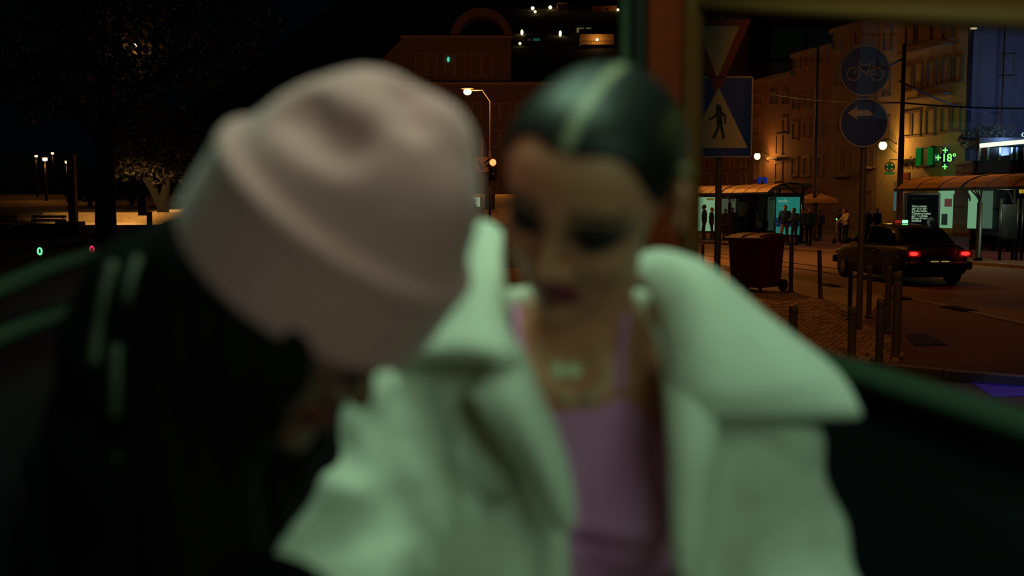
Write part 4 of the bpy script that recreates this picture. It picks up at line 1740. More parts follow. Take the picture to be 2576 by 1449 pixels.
# ------------------------------------------------------------------ people across the street
def walker(px, yb, yt, face, lab, top, legs, hair=(24, 18, 16), skin=(190, 140, 110), pose='down', rz=None, bag=None, longhair=False):
    g = G(px, yb)
    H = PY(px, yt, g[1])[2]
    k = H / 1.74
    t = thing('person', lab, 'person', tuple(g), math.radians(face), 'people around the far bus stop')
    t.scale = (k, k, k)
    st = 0.16 if pose == 'walk' else 0.03
    hs = 0.095
    sh = [np.array([s * 0.185, 0.0, 1.41]) for s in (-1, 1)]
    lean = -0.05 if pose in ('phone', 'ride') else 0.0
    if pose == 'phone':
        el = [np.array([-0.25, -0.02, 1.14]), np.array([0.25, -0.02, 1.14])]
        ha = [np.array([-0.07, -0.27, 1.20]), np.array([0.07, -0.27, 1.20])]
    elif pose == 'ride':
        el = [np.array([-0.27, -0.12, 1.16]), np.array([0.27, -0.12, 1.16])]
        ha = [np.array([-0.20, -0.36, 1.05]), np.array([0.20, -0.36, 1.05])]
    elif pose == 'walk':
        el = [np.array([-0.24, -0.10, 1.14]), np.array([0.24, 0.12, 1.14])]
        ha = [np.array([-0.23, -0.26, 0.92]), np.array([0.23, 0.10, 0.88])]
    else:
        el = [np.array([-0.25, 0.03, 1.13]), np.array([0.25, 0.03, 1.13])]
        ha = [np.array([-0.24, -0.05, 0.88]), np.array([0.24, -0.05, 0.88])]
    hip = [np.array([s * hs, 0, 0.90]) for s in (-1, 1)]
    kn = [np.array([-hs, -st - 0.03, 0.48]), np.array([hs, st * 0.4 - 0.03, 0.48])]
    ft = [np.array([-hs, -st * 1.3, 0.07]), np.array([hs, st * 1.5, 0.09])]
    hc = np.array([0, -0.03 + lean, 1.60])

    def body(p):
        d = sd_ell(p, hc, (0.078, 0.098, 0.115))
        d = smin(d, sd_sph(p, hc + [0, -0.05, -0.065], 0.045), 0.03)
        d = smin(d, sd_sph(p, hc + [0, -0.105, -0.015], 0.014), 0.02)
        d = smin(d, sd_cap(p, hc - [0, -0.02, 0.08], (0, 0.01, 1.40), 0.055), 0.03)
        d = smin(d, sd_ell(p, (0, 0, 1.22), (0.17, 0.10, 0.24)), 0.04)
        for s in (0, 1):
            d = smin(d, np.minimum(sd_cap(p, sh[s], el[s], 0.045, 0.038), sd_cap(p, el[s], ha[s], 0.038, 0.03)), 0.03)
            d = smin(d, sd_ell(p, ha[s] + [0, -0.03, -0.03], (0.035, 0.04, 0.055)), 0.02)
            d = smin(d, np.minimum(sd_cap(p, hip[s], kn[s], 0.07, 0.05), sd_cap(p, kn[s], ft[s], 0.05, 0.035)), 0.04)
        return d

    def coat(p):
        d = sd_ell(p, (0, 0.0, 1.20), (0.205, 0.135, 0.30))
        d = smin(d, sd_cap(p, sh[0], sh[1], 0.075), 0.06)
        d = smin(d, sd_ell(p, (0, 0, 0.97), (0.185, 0.135, 0.13)), 0.05)
        for s in (0, 1):
            d = smin(d, np.minimum(sd_cap(p, sh[s], el[s], 0.068, 0.058), sd_cap(p, el[s], ha[s], 0.058, 0.045)), 0.03)
        return smax(d, 0.86 - p[:, 2], 0.01)

    def pants(p):
        d = sd_ell(p, (0, 0, 0.90), (0.165, 0.115, 0.11))
        for s in (0, 1):
            d = smin(d, np.minimum(sd_cap(p, hip[s], kn[s], 0.088, 0.066), sd_cap(p, kn[s], ft[s], 0.066, 0.055)), 0.03)
        return smax(d, p[:, 2] - 0.99, 0.01)

    def hr(p):
        d = sd_ell(p, hc + [0, 0.018, 0.018], (0.092, 0.106, 0.118))
        d = smax(d, -(p[:, 2] - (hc[2] - 0.05)) if not longhair else -(p[:, 2] - (hc[2] - 0.24)), 0.01)
        d = smax(d, -sd_ell(p, hc + [0, -0.10, -0.04], (0.072, 0.09, 0.10)), 0.02)
        return d
    lo, hi = (-0.42, -0.50, 0.0), (0.42, 0.42, 1.84)
    nm = lambda c: 'cloth_%02x%02x%02x' % tuple(c)
    blob('body', body, lo, hi, 0.030, mat(nm(skin), skin, 0.6), t)
    blob('coat', coat, lo, hi, 0.030, mat(nm(top), top, 0.85, bump=0.2, scale=20), t)
    blob('trousers', pants, lo, hi, 0.030, mat(nm(legs), legs, 0.85, bump=0.2, scale=20), t)
    blob('hair', hr, hc - 0.3, hc + 0.2, 0.022, mat(nm(hair), hair, 0.6), t)
    for s in (0, 1):
        b = MB()
        b.bbox(tuple(ft[s] + [0, -0.06, -0.03]), (0.10, 0.27, 0.09), 0.03)
        b.build('shoe', mat('dark_shoe', (40, 38, 36), 0.6), t, True)
    if bag:
        b = MB()
        if bag == 'backpack':
            b.bbox((0, 0.20, 1.18), (0.30, 0.17, 0.44), 0.05)
            b.build('backpack', mat('blue_nylon', (24, 40, 120), 0.7), t, True)
        else:
            b.bbox((-0.28, -0.02, 0.78), (0.12, 0.30, 0.34), 0.04)
            b.tube([(-0.28, -0.12, 0.95), (-0.16, -0.13, 1.30), (0.02, -0.10, 1.46), (-0.12, 0.10, 1.42), (-0.28, 0.10, 0.95)], 0.03, 8)
            b.build('shoulder_bag', mat('cream_canvas', (190, 160, 110), 0.8), t, True)
    return t


dk, nv, gy = (20, 19, 20), (18, 22, 34), (34, 32, 32)
walker(1771, 605, 514, -100, 'tall dark figure facing left before the bright far-left poster', dk, dk)
walker(1789, 604, 521, 70, 'dark figure with reddish hair turned to the tall one at far-left poster', nv, dk, (90, 50, 30))
walker(1824, 604, 525, 10, 'woman in black just right of the thick sign pole', dk, gy, longhair=True)
walker(1841, 605, 522, -20, 'dark-coated woman second to the right of the thick sign pole', gy, dk, longhair=True)
walker(1862, 600, 520, 40, 'person in dark jacket half hidden behind the man under the shelter rib', dk, dk)
walker(1878, 606, 514, 75, 'man in brown jacket looking right above the red bin lid', (52, 40, 34), gy)
walker(1912, 604, 516, 60, 'long-haired woman carrying a cream shoulder bag above the bin', (70, 52, 40), dk, (70, 44, 28), bag='shoulder', longhair=True)
walker(1932, 602, 519, -10, 'dark person standing next to the shoulder bag woman', nv, nv)
walker(1973, 616, 515, -30, 'person in dark jacket and pale trousers walking before the teal poster', dk, (150, 124, 90), pose='walk')
walker(1998, 617, 522, -60, 'dark-haired person raising a phone at the right edge of teal poster', dk, (90, 74, 56), pose='phone')
walker(2014, 612, 526, 20, 'small dark person close behind the one with the phone', dk, dk)
walker(2033, 618, 522, 0, 'person in a long black coat by the thin tram pole', dk, dk)
walker(2062, 600, 526, -160, 'person with a blue backpack seen from behind near the awning', (120, 40, 34), gy, bag='backpack')
wm = walker(2127, 612, 523, -75, 'man in a cream jumper bent over the handlebar of a scooter', (206, 178, 130), (26, 26, 30), (90, 46, 34), pose='ride')
walker(2111, 608, 524, 60, 'reddish dark person facing the man in the cream jumper', (70, 34, 28), dk)
walker(2180, 600, 528, -20, 'person in grey-blue jacket left of the taxi roof', (52, 62, 76), dk)
walker(2205, 600, 524, 15, 'person in navy jacket directly behind the taxi windscreen', (28, 34, 62), dk)

# kick scooter
g = G(2106, 613)
t = thing('kick_scooter', 'upright kick scooter with a green handlebar light beside the cream jumper man', 'scooter', tuple(g), math.radians(-75))
al = mat('scooter_grey', (90, 90, 96), 0.4, 0.5)
b = MB()
b.bbox((0, 0.30, 0.14), (0.15, 0.75, 0.05), 0.02)
b.build('deck', al, t)
b = MB()
b.tube([(0, -0.12, 0.16), (0, -0.02, 1.08)], 0.025, 10)
b.build('stem', mat('pale_stem', (170, 150, 120), 0.5), t, True)
b = MB()
b.cyl((-0.24, -0.02, 1.08), (0.24, -0.02, 1.08), 0.016, 10)
b.build('handlebar', al, t, True)
for y in (-0.16, 0.70):
    b = MB()
    b.cyl((-0.02, y, 0.11), (0.02, y, 0.11), 0.11, 18)
    b.build('wheel', mat('tyre_rubber'), t, True)
b = MB()
b.sphere((0, -0.06, 1.13), 0.035, 10, 7)
b.build('lamp', emit('green_spark', (60, 255, 90), 6.0, False), t, True)

# ------------------------------------------------------------------ bus shelters
KD = np.array([-0.287, 0.958, 0])         # along the far kerb, away from the camera
KA = math.atan2(KD[1], KD[0])
KN = np.array([-0.958, -0.287, 0])        # towards the road
roofm = mat('tan_translucent_roof', (226, 180, 104), 0.5, vary=0.06)
ironp = mat('dark_green_iron', (20, 22, 20), 0.45, 0.3)
sglass = glass('shelter_glass', (200, 205, 200), 1.5)


def shelter(O, lab, x0, x1, npan, cols, rears):
    t = thing('bus_shelter', lab, 'bus shelter', tuple(O), KA)
    prof = [(0.55, 2.36), (0.30, 2.56), (-0.10, 2.72), (-0.60, 2.80), (-1.10, 2.76), (-1.55, 2.60)]
    w = (x1 - x0) / npan
    for i in range(npan):
        a, c = x0 + i * w + 0.03, x0 + (i + 1) * w - 0.03
        b = MB()
        vs = [(x, y, z + dz) for dz in (0, -0.03) for x in (a, c) for y, z in prof]
        n = len(prof)
        fs = []
        for k in range(n - 1):
            fs += [(k, k + 1, n + k + 1, n + k), (2 * n + k, 3 * n + k, 3 * n + k + 1, 2 * n + k + 1)]
            fs += [(k, 2 * n + k, 2 * n + k + 1, k + 1), (n + k, n + k + 1, 3 * n + k + 1, 3 * n + k)]
        fs += [(0, n, 3 * n, 2 * n), (n - 1, 3 * n - 1, 4 * n - 1, 2 * n - 1)]
        b.add(vs, fs)
        b.build('roof_panel', roofm, t)
    for i in range(npan + 1):
        x = x0 + i * w
        b = MB()
        r = 0.07 if i % 4 == 0 else 0.025
        b.tube([(x, y, z) for y, z in prof], r * 0.6, 8)
        b.build('roof_rib', ironp, t, True)
    for (y, z, nm) in ((0.55, 2.33, 'front_gutter'), (-1.55, 2.57, 'rear_beam')):
        b = MB()
        b.box(((x0 + x1) / 2, y, z), (x1 - x0, 0.08, 0.10))
        b.build(nm, ironp, t)
    for x in cols:
        b = MB()
        b.tube([(x, 0.0, 0), (x, 0.0, 0.12), (x, 0.0, 0.14), (x, 0.0, 1.9)], [0.14, 0.14, 0.095, 0.085], 14)
        c = b.build('column', ironp, t, True)
        for dx in (-0.42, -0.12, 0.12, 0.42):
            b = MB()
            b.tube(catmull([(x, 0, 1.86), (x + dx * 0.25, 0.05, 2.1), (x + dx, 0.25, 2.50)], 8), 0.030, 8)
            b.build('branch', ironp, c, True)
    for x in rears:
        b = MB()
        b.cyl((x, -1.5, 0), (x, -1.5, 2.6), 0.055, 12)
        c = b.build('rear_post', ironp, t, True)
        b = MB()
        b.tube(catmull([(x, -1.5, 1.75), (x, -1.25, 2.25), (x, -0.5, 2.70)], 8), 0.04, 8)
        b.build('bracket', ironp, c, True)
    for i in range(len(rears) - 1):
        a, c = rears[i] + 0.06, rears[i + 1] - 0.06
        b = MB()
        b.box(((a + c) / 2, -1.5, 1.30), (c - a, 0.012, 2.1))
        b.build('glass_panel', sglass, t)
    return t


def on_plane(O, d, px, py):
    """(distance along d from O, height) where the pixel's ray meets the vertical plane through O along d"""
    r = ray(px, py)
    A = np.array([[r[0], -d[0]], [r[1], -d[1]]])
    t, s = np.linalg.solve(A, np.array([O[0] - CAM[0], O[1] - CAM[1]]))
    return s, CAMZ + r[2] * t


OS = G(2460, 656)
sh1 = shelter(OS, 'right bus shelter with tan barrel roof and forked column behind the taxi', -4.2, 3.6, 7, (0.0,), (-4.0, -2.05, 0.15, 2.1))
OS2 = G(1950, 612)
sh2 = shelter(OS2, 'far left bus shelter with tan barrel roof behind the red bin', -0.2, 9.0, 8, (0.0, 4.4, 8.8), (0.1, 2.2, 4.4, 6.6, 8.8))


def panel_at(root, O, off, px0, py0, px1, py1, m, name, label=None, thick=0.05):
    """flat panel on the shelter's rear line (off = local y), its corners read along the sight lines"""
    Ow = O + KN * off
    s0, z0 = on_plane(Ow, KD, px0, py0)
    s1, z1 = on_plane(Ow, KD, px1, py1)
    b = MB()
    b.box(((s0 + s1) / 2, off, (z0 + z1) / 2), (abs(s1 - s0), thick, abs(z1 - z0)))
    o = b.build(name, m, root)
    if label:
        setp(o, label)
    return o


lit1 = emit('lit_poster', (140, 205, 165), 0.75)
lit2 = emit('lit_poster_dim', (120, 165, 140), 0.35)
panel_at(sh1, OS, -1.42, 2363, 479, 2397, 574, lit1, 'poster', 'bright pale poster next to the black advert box')
panel_at(sh1, OS, -1.42, 2400, 488, 2434, 585, mat('grey_panel', (70, 84, 78), 0.4), 'poster', 'grey unlit panel')
panel_at(sh1, OS, -1.42, 2438, 479, 2457, 575, lit1, 'poster', 'narrow bright poster left of the forked column')
panel_at(sh1, OS, -1.42, 2472, 480, 2494, 575, lit2, 'poster', 'bright poster right of the forked column')
panel_at(sh1, OS, -1.40, 2378, 500, 2395, 520, emit('poster_pink', (150, 90, 90), 0.4), 'poster_figure', 'pinkish shape printed on the poster')
panel_at(sh1, OS, -1.40, 2370, 538, 2383, 566, emit('poster_grey', (60, 80, 80), 0.25), 'poster_figure', 'grey shape printed on the poster')
panel_at(sh2, OS2, -1.42, 1816, 500, 1849, 545, emit('lit_poster_dim2', (130, 150, 120), 0.3), 'poster', 'dim double poster')
panel_at(sh2, OS2, -1.42, 1858, 508, 1882, 545, mat('grey_panel'), 'poster')
light('POINT', 'shelter_light', tuple(OS - KN * 0.5 - KD * 0.6 + np.array([0, 0, 2.0])), 60, (.75, 1, .85), 0.1)

# advert box with the black poster
frame = mat('advert_frame', (16, 17, 17), 0.4)


def advert(px0, py0, px1, yb, Y, lab, cat, face, fr=0.07):
    a, c = PY(px0, py0, Y), PY(px1, py0, Y)
    w, h = c[0] - a[0], a[2] - 0.35
    t = thing('advert_box', lab, cat, ((a[0] + c[0]) / 2, Y, 0))
    b = MB()
    b.bbox((0, 0, 0.35 + h / 2), (w, 0.18, h), 0.02)
    b.build('case', frame, t)
    for s in (-1, 1):
        b = MB()
        b.box((s * w * 0.4, 0, 0.18), (0.08, 0.10, 0.36))
        b.build('leg', frame, t)
    b = MB()
    b.box((0, -0.093, 0.35 + h / 2), (w - 2 * fr, 0.012, h - 2 * fr))
    o = b.build('poster', face, t)
    return t, w, h, o


FR = Matrix(((1, 0, 0), (0, 0, -1), (0, 1, 0)))      # lettering facing the camera side (-y)
t, w, h, po = advert(2276, 485, 2364, 0, 36.0, 'black lit advert box with white lettering behind the taxi roof', 'advert', emit('black_poster', (10, 18, 18), 0.5))
k = 36.0 / FPX
wt = emit('poster_white', (190, 230, 205), 0.62)
zc = lambda y: PY(2300, y, 36.0)[2]
xx = PY(2291, 520, 36.0)[0] - t.location.x
text('poster_lettering', 'Uns pensam\nque não vale\na pena votar.\nOutros pensam\nque é a única\nforma de ser\nouvidos.', 6.6 * k * 1.15, wt, t, (xx, -0.105, zc(521)), FR, 0.002, space=0.80, bold=0.004)
text('poster_lettering', 'RTP   Antena   Notícias', 3.0 * k, emit('poster_dimwhite', (90, 110, 100), 0.4), t, (xx, -0.105, zc(501)), FR, 0.002)
b = MB()
hx, hz = PY(2338, 560, 36.0)[0] - t.location.x, zc(558)
b.sphere((hx, -0.10, hz), (9 * k, 0.012, 12 * k), 16, 10)
b.build('poster_figure', emit('poster_grey2', (110, 130, 120), 0.3), t, True)
b = MB()
b.sphere((hx + 3 * k, -0.106, hz - 3 * k), (6 * k, 0.012, 9 * k), 14, 9)
b.build('poster_figure', emit('poster_face', (40, 44, 40), 0.2), t, True)

t, w, h, po = advert(1948, 492, 2015, 0, 47.6, 'teal lit advert box with white script and dark blue foot at the left shelter', 'advert', emit('teal_poster', (44, 150, 140), 0.75))
k = 47.6 / FPX
zt = lambda y: PY(1980, y, 47.6)[2]
xt = lambda x: PY(x, 500, 47.6)[0] - t.location.x
text('poster_lettering', 'wells', 12 * k, emit('poster_white2', (170, 215, 200), 0.6), t, (xt(1956), -0.104, zt(509)), FR, 0.002, bold=0.003)
b = MB()
b.box((0, -0.101, (zt(548) + zt(570)) / 2), (w - 0.15, 0.008, zt(548) - zt(570)))
b.build('poster_band', emit('poster_navy', (14, 44, 110), 0.5), t)
b = MB()
b.sphere((xt(1972), -0.105, zt(537)), (10 * k, 0.012, 9 * k), 14, 9)
b.build('poster_figure', emit('poster_skin', (170, 140, 90), 0.5), t, True)
t, w, h, po = advert(1752, 493, 1803, 0, 54.0, 'bright white-green advert box at the far left end, by the window post', 'advert', emit('white_poster', (150, 205, 165), 0.8))
b = MB()
kk = 54.0 / FPX
b.box((PY(1786, 501, 54.0)[0] - t.location.x, -0.104, PY(1786, 501, 54.0)[2]), (18 * kk, 0.008, 5 * kk))
b.build('poster_band', emit('poster_ochre', (150, 130, 60), 0.5), t)
light('POINT', 'advert_light', (11.6, 46.6, 1.6), 14, (.4, 1, .9), 0.3)
light('POINT', 'advert_light', (9.8, 52.6, 1.6), 12, (.8, 1, .8), 0.3)

# timetable stand
A = G(2514, 655)
t = thing('information_stand', 'black timetable stand with a board between two posts at right edge', 'sign', tuple(A))
k = A[1] / FPX
for dx in (0, 42, 55):
    b = MB()
    b.cyl((dx * k, 0, 0), (dx * k, 0, PY(2514, 500, A[1])[2] - 0.0), 0.05, 12)
    b.build('post', ironp, t, True)
z0, z1 = PY(2514, 602, A[1])[2], PY(2514, 514, A[1])[2]
b = MB()
b.bbox((21 * k, 0, (z0 + z1) / 2), (38 * k, 0.06, z1 - z0), 0.02)
b.build('board', mat('dark_board', (22, 24, 24), 0.5), t)
b = MB()
b.bbox((52 * k, -0.02, PY(2570, 478, A[1])[2]), (20 * k, 0.05, 17 * k), 0.02)
b.build('stop_flag', mat('yellow_flag', (190, 150, 40), 0.5), t)

# umbrella awning
c = PY(2054, 495, 52.0)
k = 52.0 / FPX
t = thing('cafe_parasol', 'tan square parasol by the tram pole across the street', 'parasol', (c[0], 52.0, 0))
b = MB()
zt_ = c[2] + 0.25
r_ = 42 * k
b.add([(-r_, -r_, zt_ - .38), (r_, -r_, zt_ - .38), (r_, r_, zt_ - .38), (-r_, r_, zt_ - .38), (0, 0, zt_), (-r_, -r_, zt_ - .55), (r_, -r_, zt_ - .55), (r_, r_, zt_ - .55), (-r_, r_, zt_ - .55)],
      [(0, 1, 4), (1, 2, 4), (2, 3, 4), (3, 0, 4), (0, 5, 6, 1), (1, 6, 7, 2), (2, 7, 8, 3), (3, 8, 5, 0)])
o = b.build('canopy', mat('tan_canvas', (190, 150, 90), 0.8), t)
o.modifiers.new('t', 'SOLIDIFY').thickness = 0.02
b = MB()
b.cyl((0, 0, 0), (0, 0, zt_), 0.04, 10)
b.build('pole', ironp, t, True)
b = MB()
b.lathe([(0.35, 0), (0.35, 0.06), (0.08, 0.09)], (0, 0, 0), 16)
b.build('base', ironp, t, True)

# small square crossing sign behind the left shelter
g = G(1917, 600)
t = thing('traffic_sign_post', 'small square blue crossing sign above the left shelter roof', 'road sign', tuple(g))
cc = tuple(np.array(PY(1917, 458, g[1])) - g)
k = g[1] / FPX
pole(t, cc[2] + 13 * k, 0.04)
d = signpart(t, 'sign_plate', [[(x * k, y * k) for x, y in ((-12, -12), (12, -12), (12, 12), (-12, 12))]], 0.02, cc, emit('sign_glow_blue', (24, 60, 190), 0.45), 0.07)  # emission added to the plate so its blue shows
signpart(d, 'triangle', [[(x * k, y * k) for x, y in ((-9, -9), (9, -9), (0, 8))]], 0.006, cc, white, 0.084)
signpart(d, 'pedestrian_symbol', [[(x * k, y * k) for x, y in ((-3, -8), (3, -8), (1.5, 3), (-1.5, 3))]], 0.006, cc, black, 0.09)

# ------------------------------------------------------------------ tram poles, wires
polem = mat('painted_tram_pole', (84, 60, 40), 0.5, 0.2, vary=0.1)


def tpole(px, yb, yt, wpx, lab, head=None):
    g = G(px, yb)
    t = thing('tram_pole', lab, 'pole', tuple(g))
    k = g[1] / FPX
    h = PY(px, yt, g[1])[2]
    r = wpx * k / 2
    b = MB()
    b.lathe([(r * 1.5, 0), (r * 1.5, 0.7), (r * 1.1, 0.8), (r, 1.0), (r * 0.95, h * 0.55), (r * 0.8, h * 0.56), (r * 0.62, h), (0.001, h + 0.05)], (0, 0, 0), 16)
    b.build('shaft', polem, t, True)
    if head:
        b = MB()
        b.sphere((head * k, -0.1, h), (9 * k, 0.12, 2.6 * k), 12, 8)
        b.build('lamp_head', emit('white_lamp', (255, 245, 190), 1.2, False), t, True)
    return t, g, h


p1, g1, h1 = tpole(2259, 632, 113, 15, 'thick dark tram pole rising behind the taxi roof')
p2, g2, h2 = tpole(2046, 606, 40, 8, 'slim tram pole left of the bicycle sign')
p3, g3, h3 = tpole(2421, 588, 72, 7, 'tall thin lamp pole with a small white lamp near the corner', 8)
p4, g4, h4 = tpole(2508, 590, 66, 6, 'thin pole in front of the blue wall')
g5 = np.array([-3.0, 60.0, 0])


def wire(a, c, lab, r=0.035, sag=0.15):
    pts = [np.array(a) * (1 - s) + np.array(c) * s - np.array([0, 0, sag * 4 * s * (1 - s)]) for s in np.linspace(0, 1, 12)]
    b = MB()
    b.tube(pts, r, 6)
    setp(b.build('overhead_wire', mat('wire_black', (70, 52, 34), 0.5, 0.5), None, True), lab, 'wire')


wire(PY(1938, 237, g2[1] + 4), PY(2268, 258, g1[1]), 'overhead cable left of the thick tram pole')
wire(PY(2262, 258, g1[1]), PY(2700, 268, 52), 'overhead cable right of the thick tram pole')
wire(PY(2236, 166, g1[1] - 2), PY(2270, 148, g1[1]), 'short stay wire at the thick tram pole top', 0.03, 0)
wire(PY(2262, 204, g1[1]), PY(2515, 285, 62), 'sagging cable to the blue wall', 0.03, 0.3)

# ------------------------------------------------------------------ buildings along the right
FO, FD = np.array([26.6, 70.0, 0]), np.array([0.26, -0.966, 0])
FN = np.array([-0.966, -0.26, 0])
FMAT = Matrix(((FD[0], 0, FN[0]), (FD[1], 0, FN[1]), (0, 1, 0)))
framem = mat('window_frame_wood', (84, 72, 58), 0.6)
panem = mat('dark_window_glass', (8, 9, 10), 0.55)
railm = mat('balcony_iron', (18, 17, 16), 0.5, 0.3)
stone = mat('window_stone', (150, 122, 92), 0.7)


class Facade:
    def __init__(s, O, D, N):
        s.O, s.D, s.N = O, D, N

    def sz(s, px, py):
        return on_plane(s.O, s.D, px, py)

    def pt(s, a, z, out=0.0):
        return s.O + s.D * a + s.N * out + np.array([0, 0, z])

    def box(s, b, a0, a1, z0, z1, o0, o1):
        vs = [s.pt(a, z, o) for o in (o0, o1) for a, z in ((a0, z0), (a1, z0), (a1, z1), (a0, z1))]
        b.add(vs, [(0, 3, 2, 1), (4, 5, 6, 7), (0, 1, 5, 4), (1, 2, 6, 5), (2, 3, 7, 6), (3, 0, 4, 7)])
        return b


def building(fc, lab, px0, px1, ytop, pxt, wallm, depth=9.0, cat='building', s_rng=None):
    a0, a1 = (fc.sz(px0, 500)[0], fc.sz(px1, 500)[0]) if s_rng is None else s_rng
    zt = fc.sz(pxt, ytop)[1]
    m = fc.pt((a0 + a1) / 2, 0, -depth / 2)
    t = thing('town_house', lab, cat, tuple(m))
    M0 = Matrix.Translation(-Vector(m))
    b = MB()
    fc.box(b, a0, a1, 0, zt, -depth, 0)
    own(b.build('wall', wallm), t, M0)
    b = MB()
    fc.box(b, a0 - 0.05, a1 + 0.05, zt - 0.25, zt + 0.1, 0, 0.35)
    own(b.build('cornice', stone), t, M0)
    b = MB()
    A = [fc.pt(a0, zt + .1, 0.3), fc.pt(a1, zt + .1, 0.3), fc.pt(a1, zt + .1, -depth), fc.pt(a0, zt + .1, -depth), fc.pt(a0, zt + 2.2, -depth / 2), fc.pt(a1, zt + 2.2, -depth / 2)]
    b.add(A, [(0, 1, 5, 4), (2, 3, 4, 5), (0, 4, 3), (1, 2, 5), (3, 2, 1, 0)])
    own(b.build('roof', mat('dark_roof_tile', (58, 34, 26), 0.8)), t, M0)
    return t, M0


def own(o, t, M0):
    o.parent = t
    o.matrix_parent_inverse = M0
    return o


def win(fc, t, M0, px0, py0, px1, py1, glow=None):
    a0, z1 = fc.sz(px0, (py0))
    a1, _ = fc.sz(px1, py1)
    z0 = fc.sz(px0, py1 + (py1 - py0) * 0.02)[1]
    if a0 > a1:
        a0, a1 = a1, a0
    b = MB()
    w = 0.10
    fc.box(b, a0 - 0.14, a1 + 0.14, z1, z1 + 0.16, 0, 0.10)
    fc.box(b, a0 - 0.14, a0, z0, z1, 0, 0.08)
    fc.box(b, a1, a1 + 0.14, z0, z1, 0, 0.08)
    fc.box(b, a0 - 0.2, a1 + 0.2, z0 - 0.12, z0, 0, 0.16)
    f = own(b.build('window', stone), t, M0)
    b = MB()
    fc.box(b, a0, a1, z0, z1, 0.0, 0.02)
    own(b.build('pane', glow or panem), f, M0)
    b = MB()
    am = (a0 + a1) / 2
    fc.box(b, am - 0.05, am + 0.05, z0, z1, 0.02, 0.05)
    for q in (z0 + 0.04, z0 + (z1 - z0) * 0.72, z1 - 0.04):
        fc.box(b, a0, a1, q - 0.04, q + 0.04, 0.02, 0.05)
    fc.box(b, a0, a0 + 0.07, z0, z1, 0.02, 0.05)
    fc.box(b, a1 - 0.07, a1, z0, z1, 0.02, 0.05)
    own(b.build('sash', framem), f, M0)


def balcony(fc, t, M0, px0, py0, px1, py1):
    """px0,py0 upper left of the railing; py1 its floor"""
    a0, z1 = fc.sz(px0, py0)
    a1, _ = fc.sz(px1, py0)
    z0 = fc.sz(px0, py1)[1]
    b = MB()
    fc.box(b, a0, a1, z0 - 0.16, z0, 0, 0.7)
    s = own(b.build('balcony', stone), t, M0)
    b = MB()
    for o0 in (z0 + 0.06, z1):
        fc.box(b, a0, a1, o0 - 0.025, o0 + 0.025, 0.64, 0.69)
    n = int((a1 - a0) / 0.12)
    for i in range(n + 1):
        a = a0 + (a1 - a0) * i / n
        fc.box(b, a - 0.014, a + 0.014, z0, z1, 0.65, 0.68)
    for e in (a0, a1 - 0.04):
        fc.box(b, e, e + 0.04, z1 - 0.03, z1 + 0.02, 0, 0.68)
    o = own(b.build('railing', railm), s, M0)


F1 = Facade(FO, FD, FN)
wy = mat('ochre_plaster', (196, 172, 122), 0.85, bump=0.2, scale=3, vary=0.10)
wb = mat('brown_plaster', (150, 104, 70), 0.85, bump=0.2, scale=3, vary=0.12)
wg = mat('grey_plaster', (150, 128, 112), 0.85, bump=0.2, scale=3, vary=0.12)
wd = mat('dull_plaster', (118, 84, 62), 0.85, bump=0.2, scale=3, vary=0.12)
t5, M5 = building(F1, 'pale ochre corner house carrying the green pharmacy cross', 2203, 2428, -60, 2300, wy)
for q in ((2273, 288, 2288, 342), (2297, 284, 2313, 340), (2332, 280, 2348, 337), (2370, 276, 2385, 331), (2397, 272, 2412, 328),
          (2277, 172, 2291, 228), (2302, 165, 2317, 222), (2336, 157, 2353, 215), (2373, 150, 2389, 207), (2402, 145, 2418, 203),
          (2281, 66, 2297, 112), (2309, 58, 2340, 104), (2376, 46, 2394, 95), (2222, 300, 2236, 350), (2224, 190, 2237, 240), (2226, 76, 2240, 126)):
    win(F1, t5, M5, *q)
balcony(F1, t5, M5, 2305, 212, 2396, 246)
balcony(F1, t5, M5, 2281, 98, 2398, 132)
t4, M4 = building(F1, 'narrow dim house with a small railed balcony left of the pharmacy corner', 2086, 2203, 62, 2150, wg)
for q in ((2153, 82, 2168, 112), (2100, 96, 2112, 124), (2104, 178, 2116, 214), (2128, 172, 2140, 210), (2153, 270, 2168, 322), (2116, 376, 2128, 438), (2150, 392, 2164, 438), (2186, 380, 2199, 419), (2108, 286, 2120, 330), (2178, 480, 2192, 530)):
    win(F1, t4, M4, *q)
balcony(F1, t4, M4, 2097, 410, 2134, 441)
balcony(F1, t4, M4, 2176, 392, 2201, 420)
t3, M3 = building(F1, 'brown four-storey house behind the slim tram pole', 1990, 2086, 141, 1992, wb)
for q in ((1999, 152, 2012, 173), (2029, 142, 2041, 166), (2063, 130, 2078, 160), (1995, 250, 2007, 275), (2024, 243, 2037, 270), (2055, 236, 2067, 264), (1995, 312, 2007, 350), (2022, 308, 2035, 345), (2053, 304, 2066, 342), (1993, 400, 2006, 440), (2022, 398, 2035, 440), (2056, 396, 2068, 440)):
    win(F1, t3, M3, *q)
balcony(F1, t3, M3, 1992, 440, 2040, 462)
t2, M2 = building(F1, 'orange lit house with a wall lantern above the left bus shelter', 1893, 1990, 205, 1900, wb)
for q in ((1900, 240, 1912, 262), (1940, 238, 1952, 262), (1970, 236, 1980, 262), (1900, 300, 1910, 340), (1954, 342, 1967, 386), (1970, 300, 1980, 336), (1952, 412, 1967, 452), (1900, 405, 1912, 448)):
    win(F1, t2, M2, *q)
balcony(F1, t2, M2, 1948, 380, 1974, 397)
t1, M1 = building(F1, 'unlit brown house at the left edge of the side window', 1690, 1893, 225, 1800, wd)
for q in ((1776, 400, 1786, 425), (1800, 398, 1811, 424), (1838, 395, 1848, 421), (1866, 394, 1876, 420), (1776, 437, 1788, 466), (1817, 438, 1829, 466), (1866, 438, 1876, 464), (1800, 320, 1811, 350), (1838, 316, 1848, 346), (1866, 314, 1876, 344)):
    win(F1, t1, M1, *q)

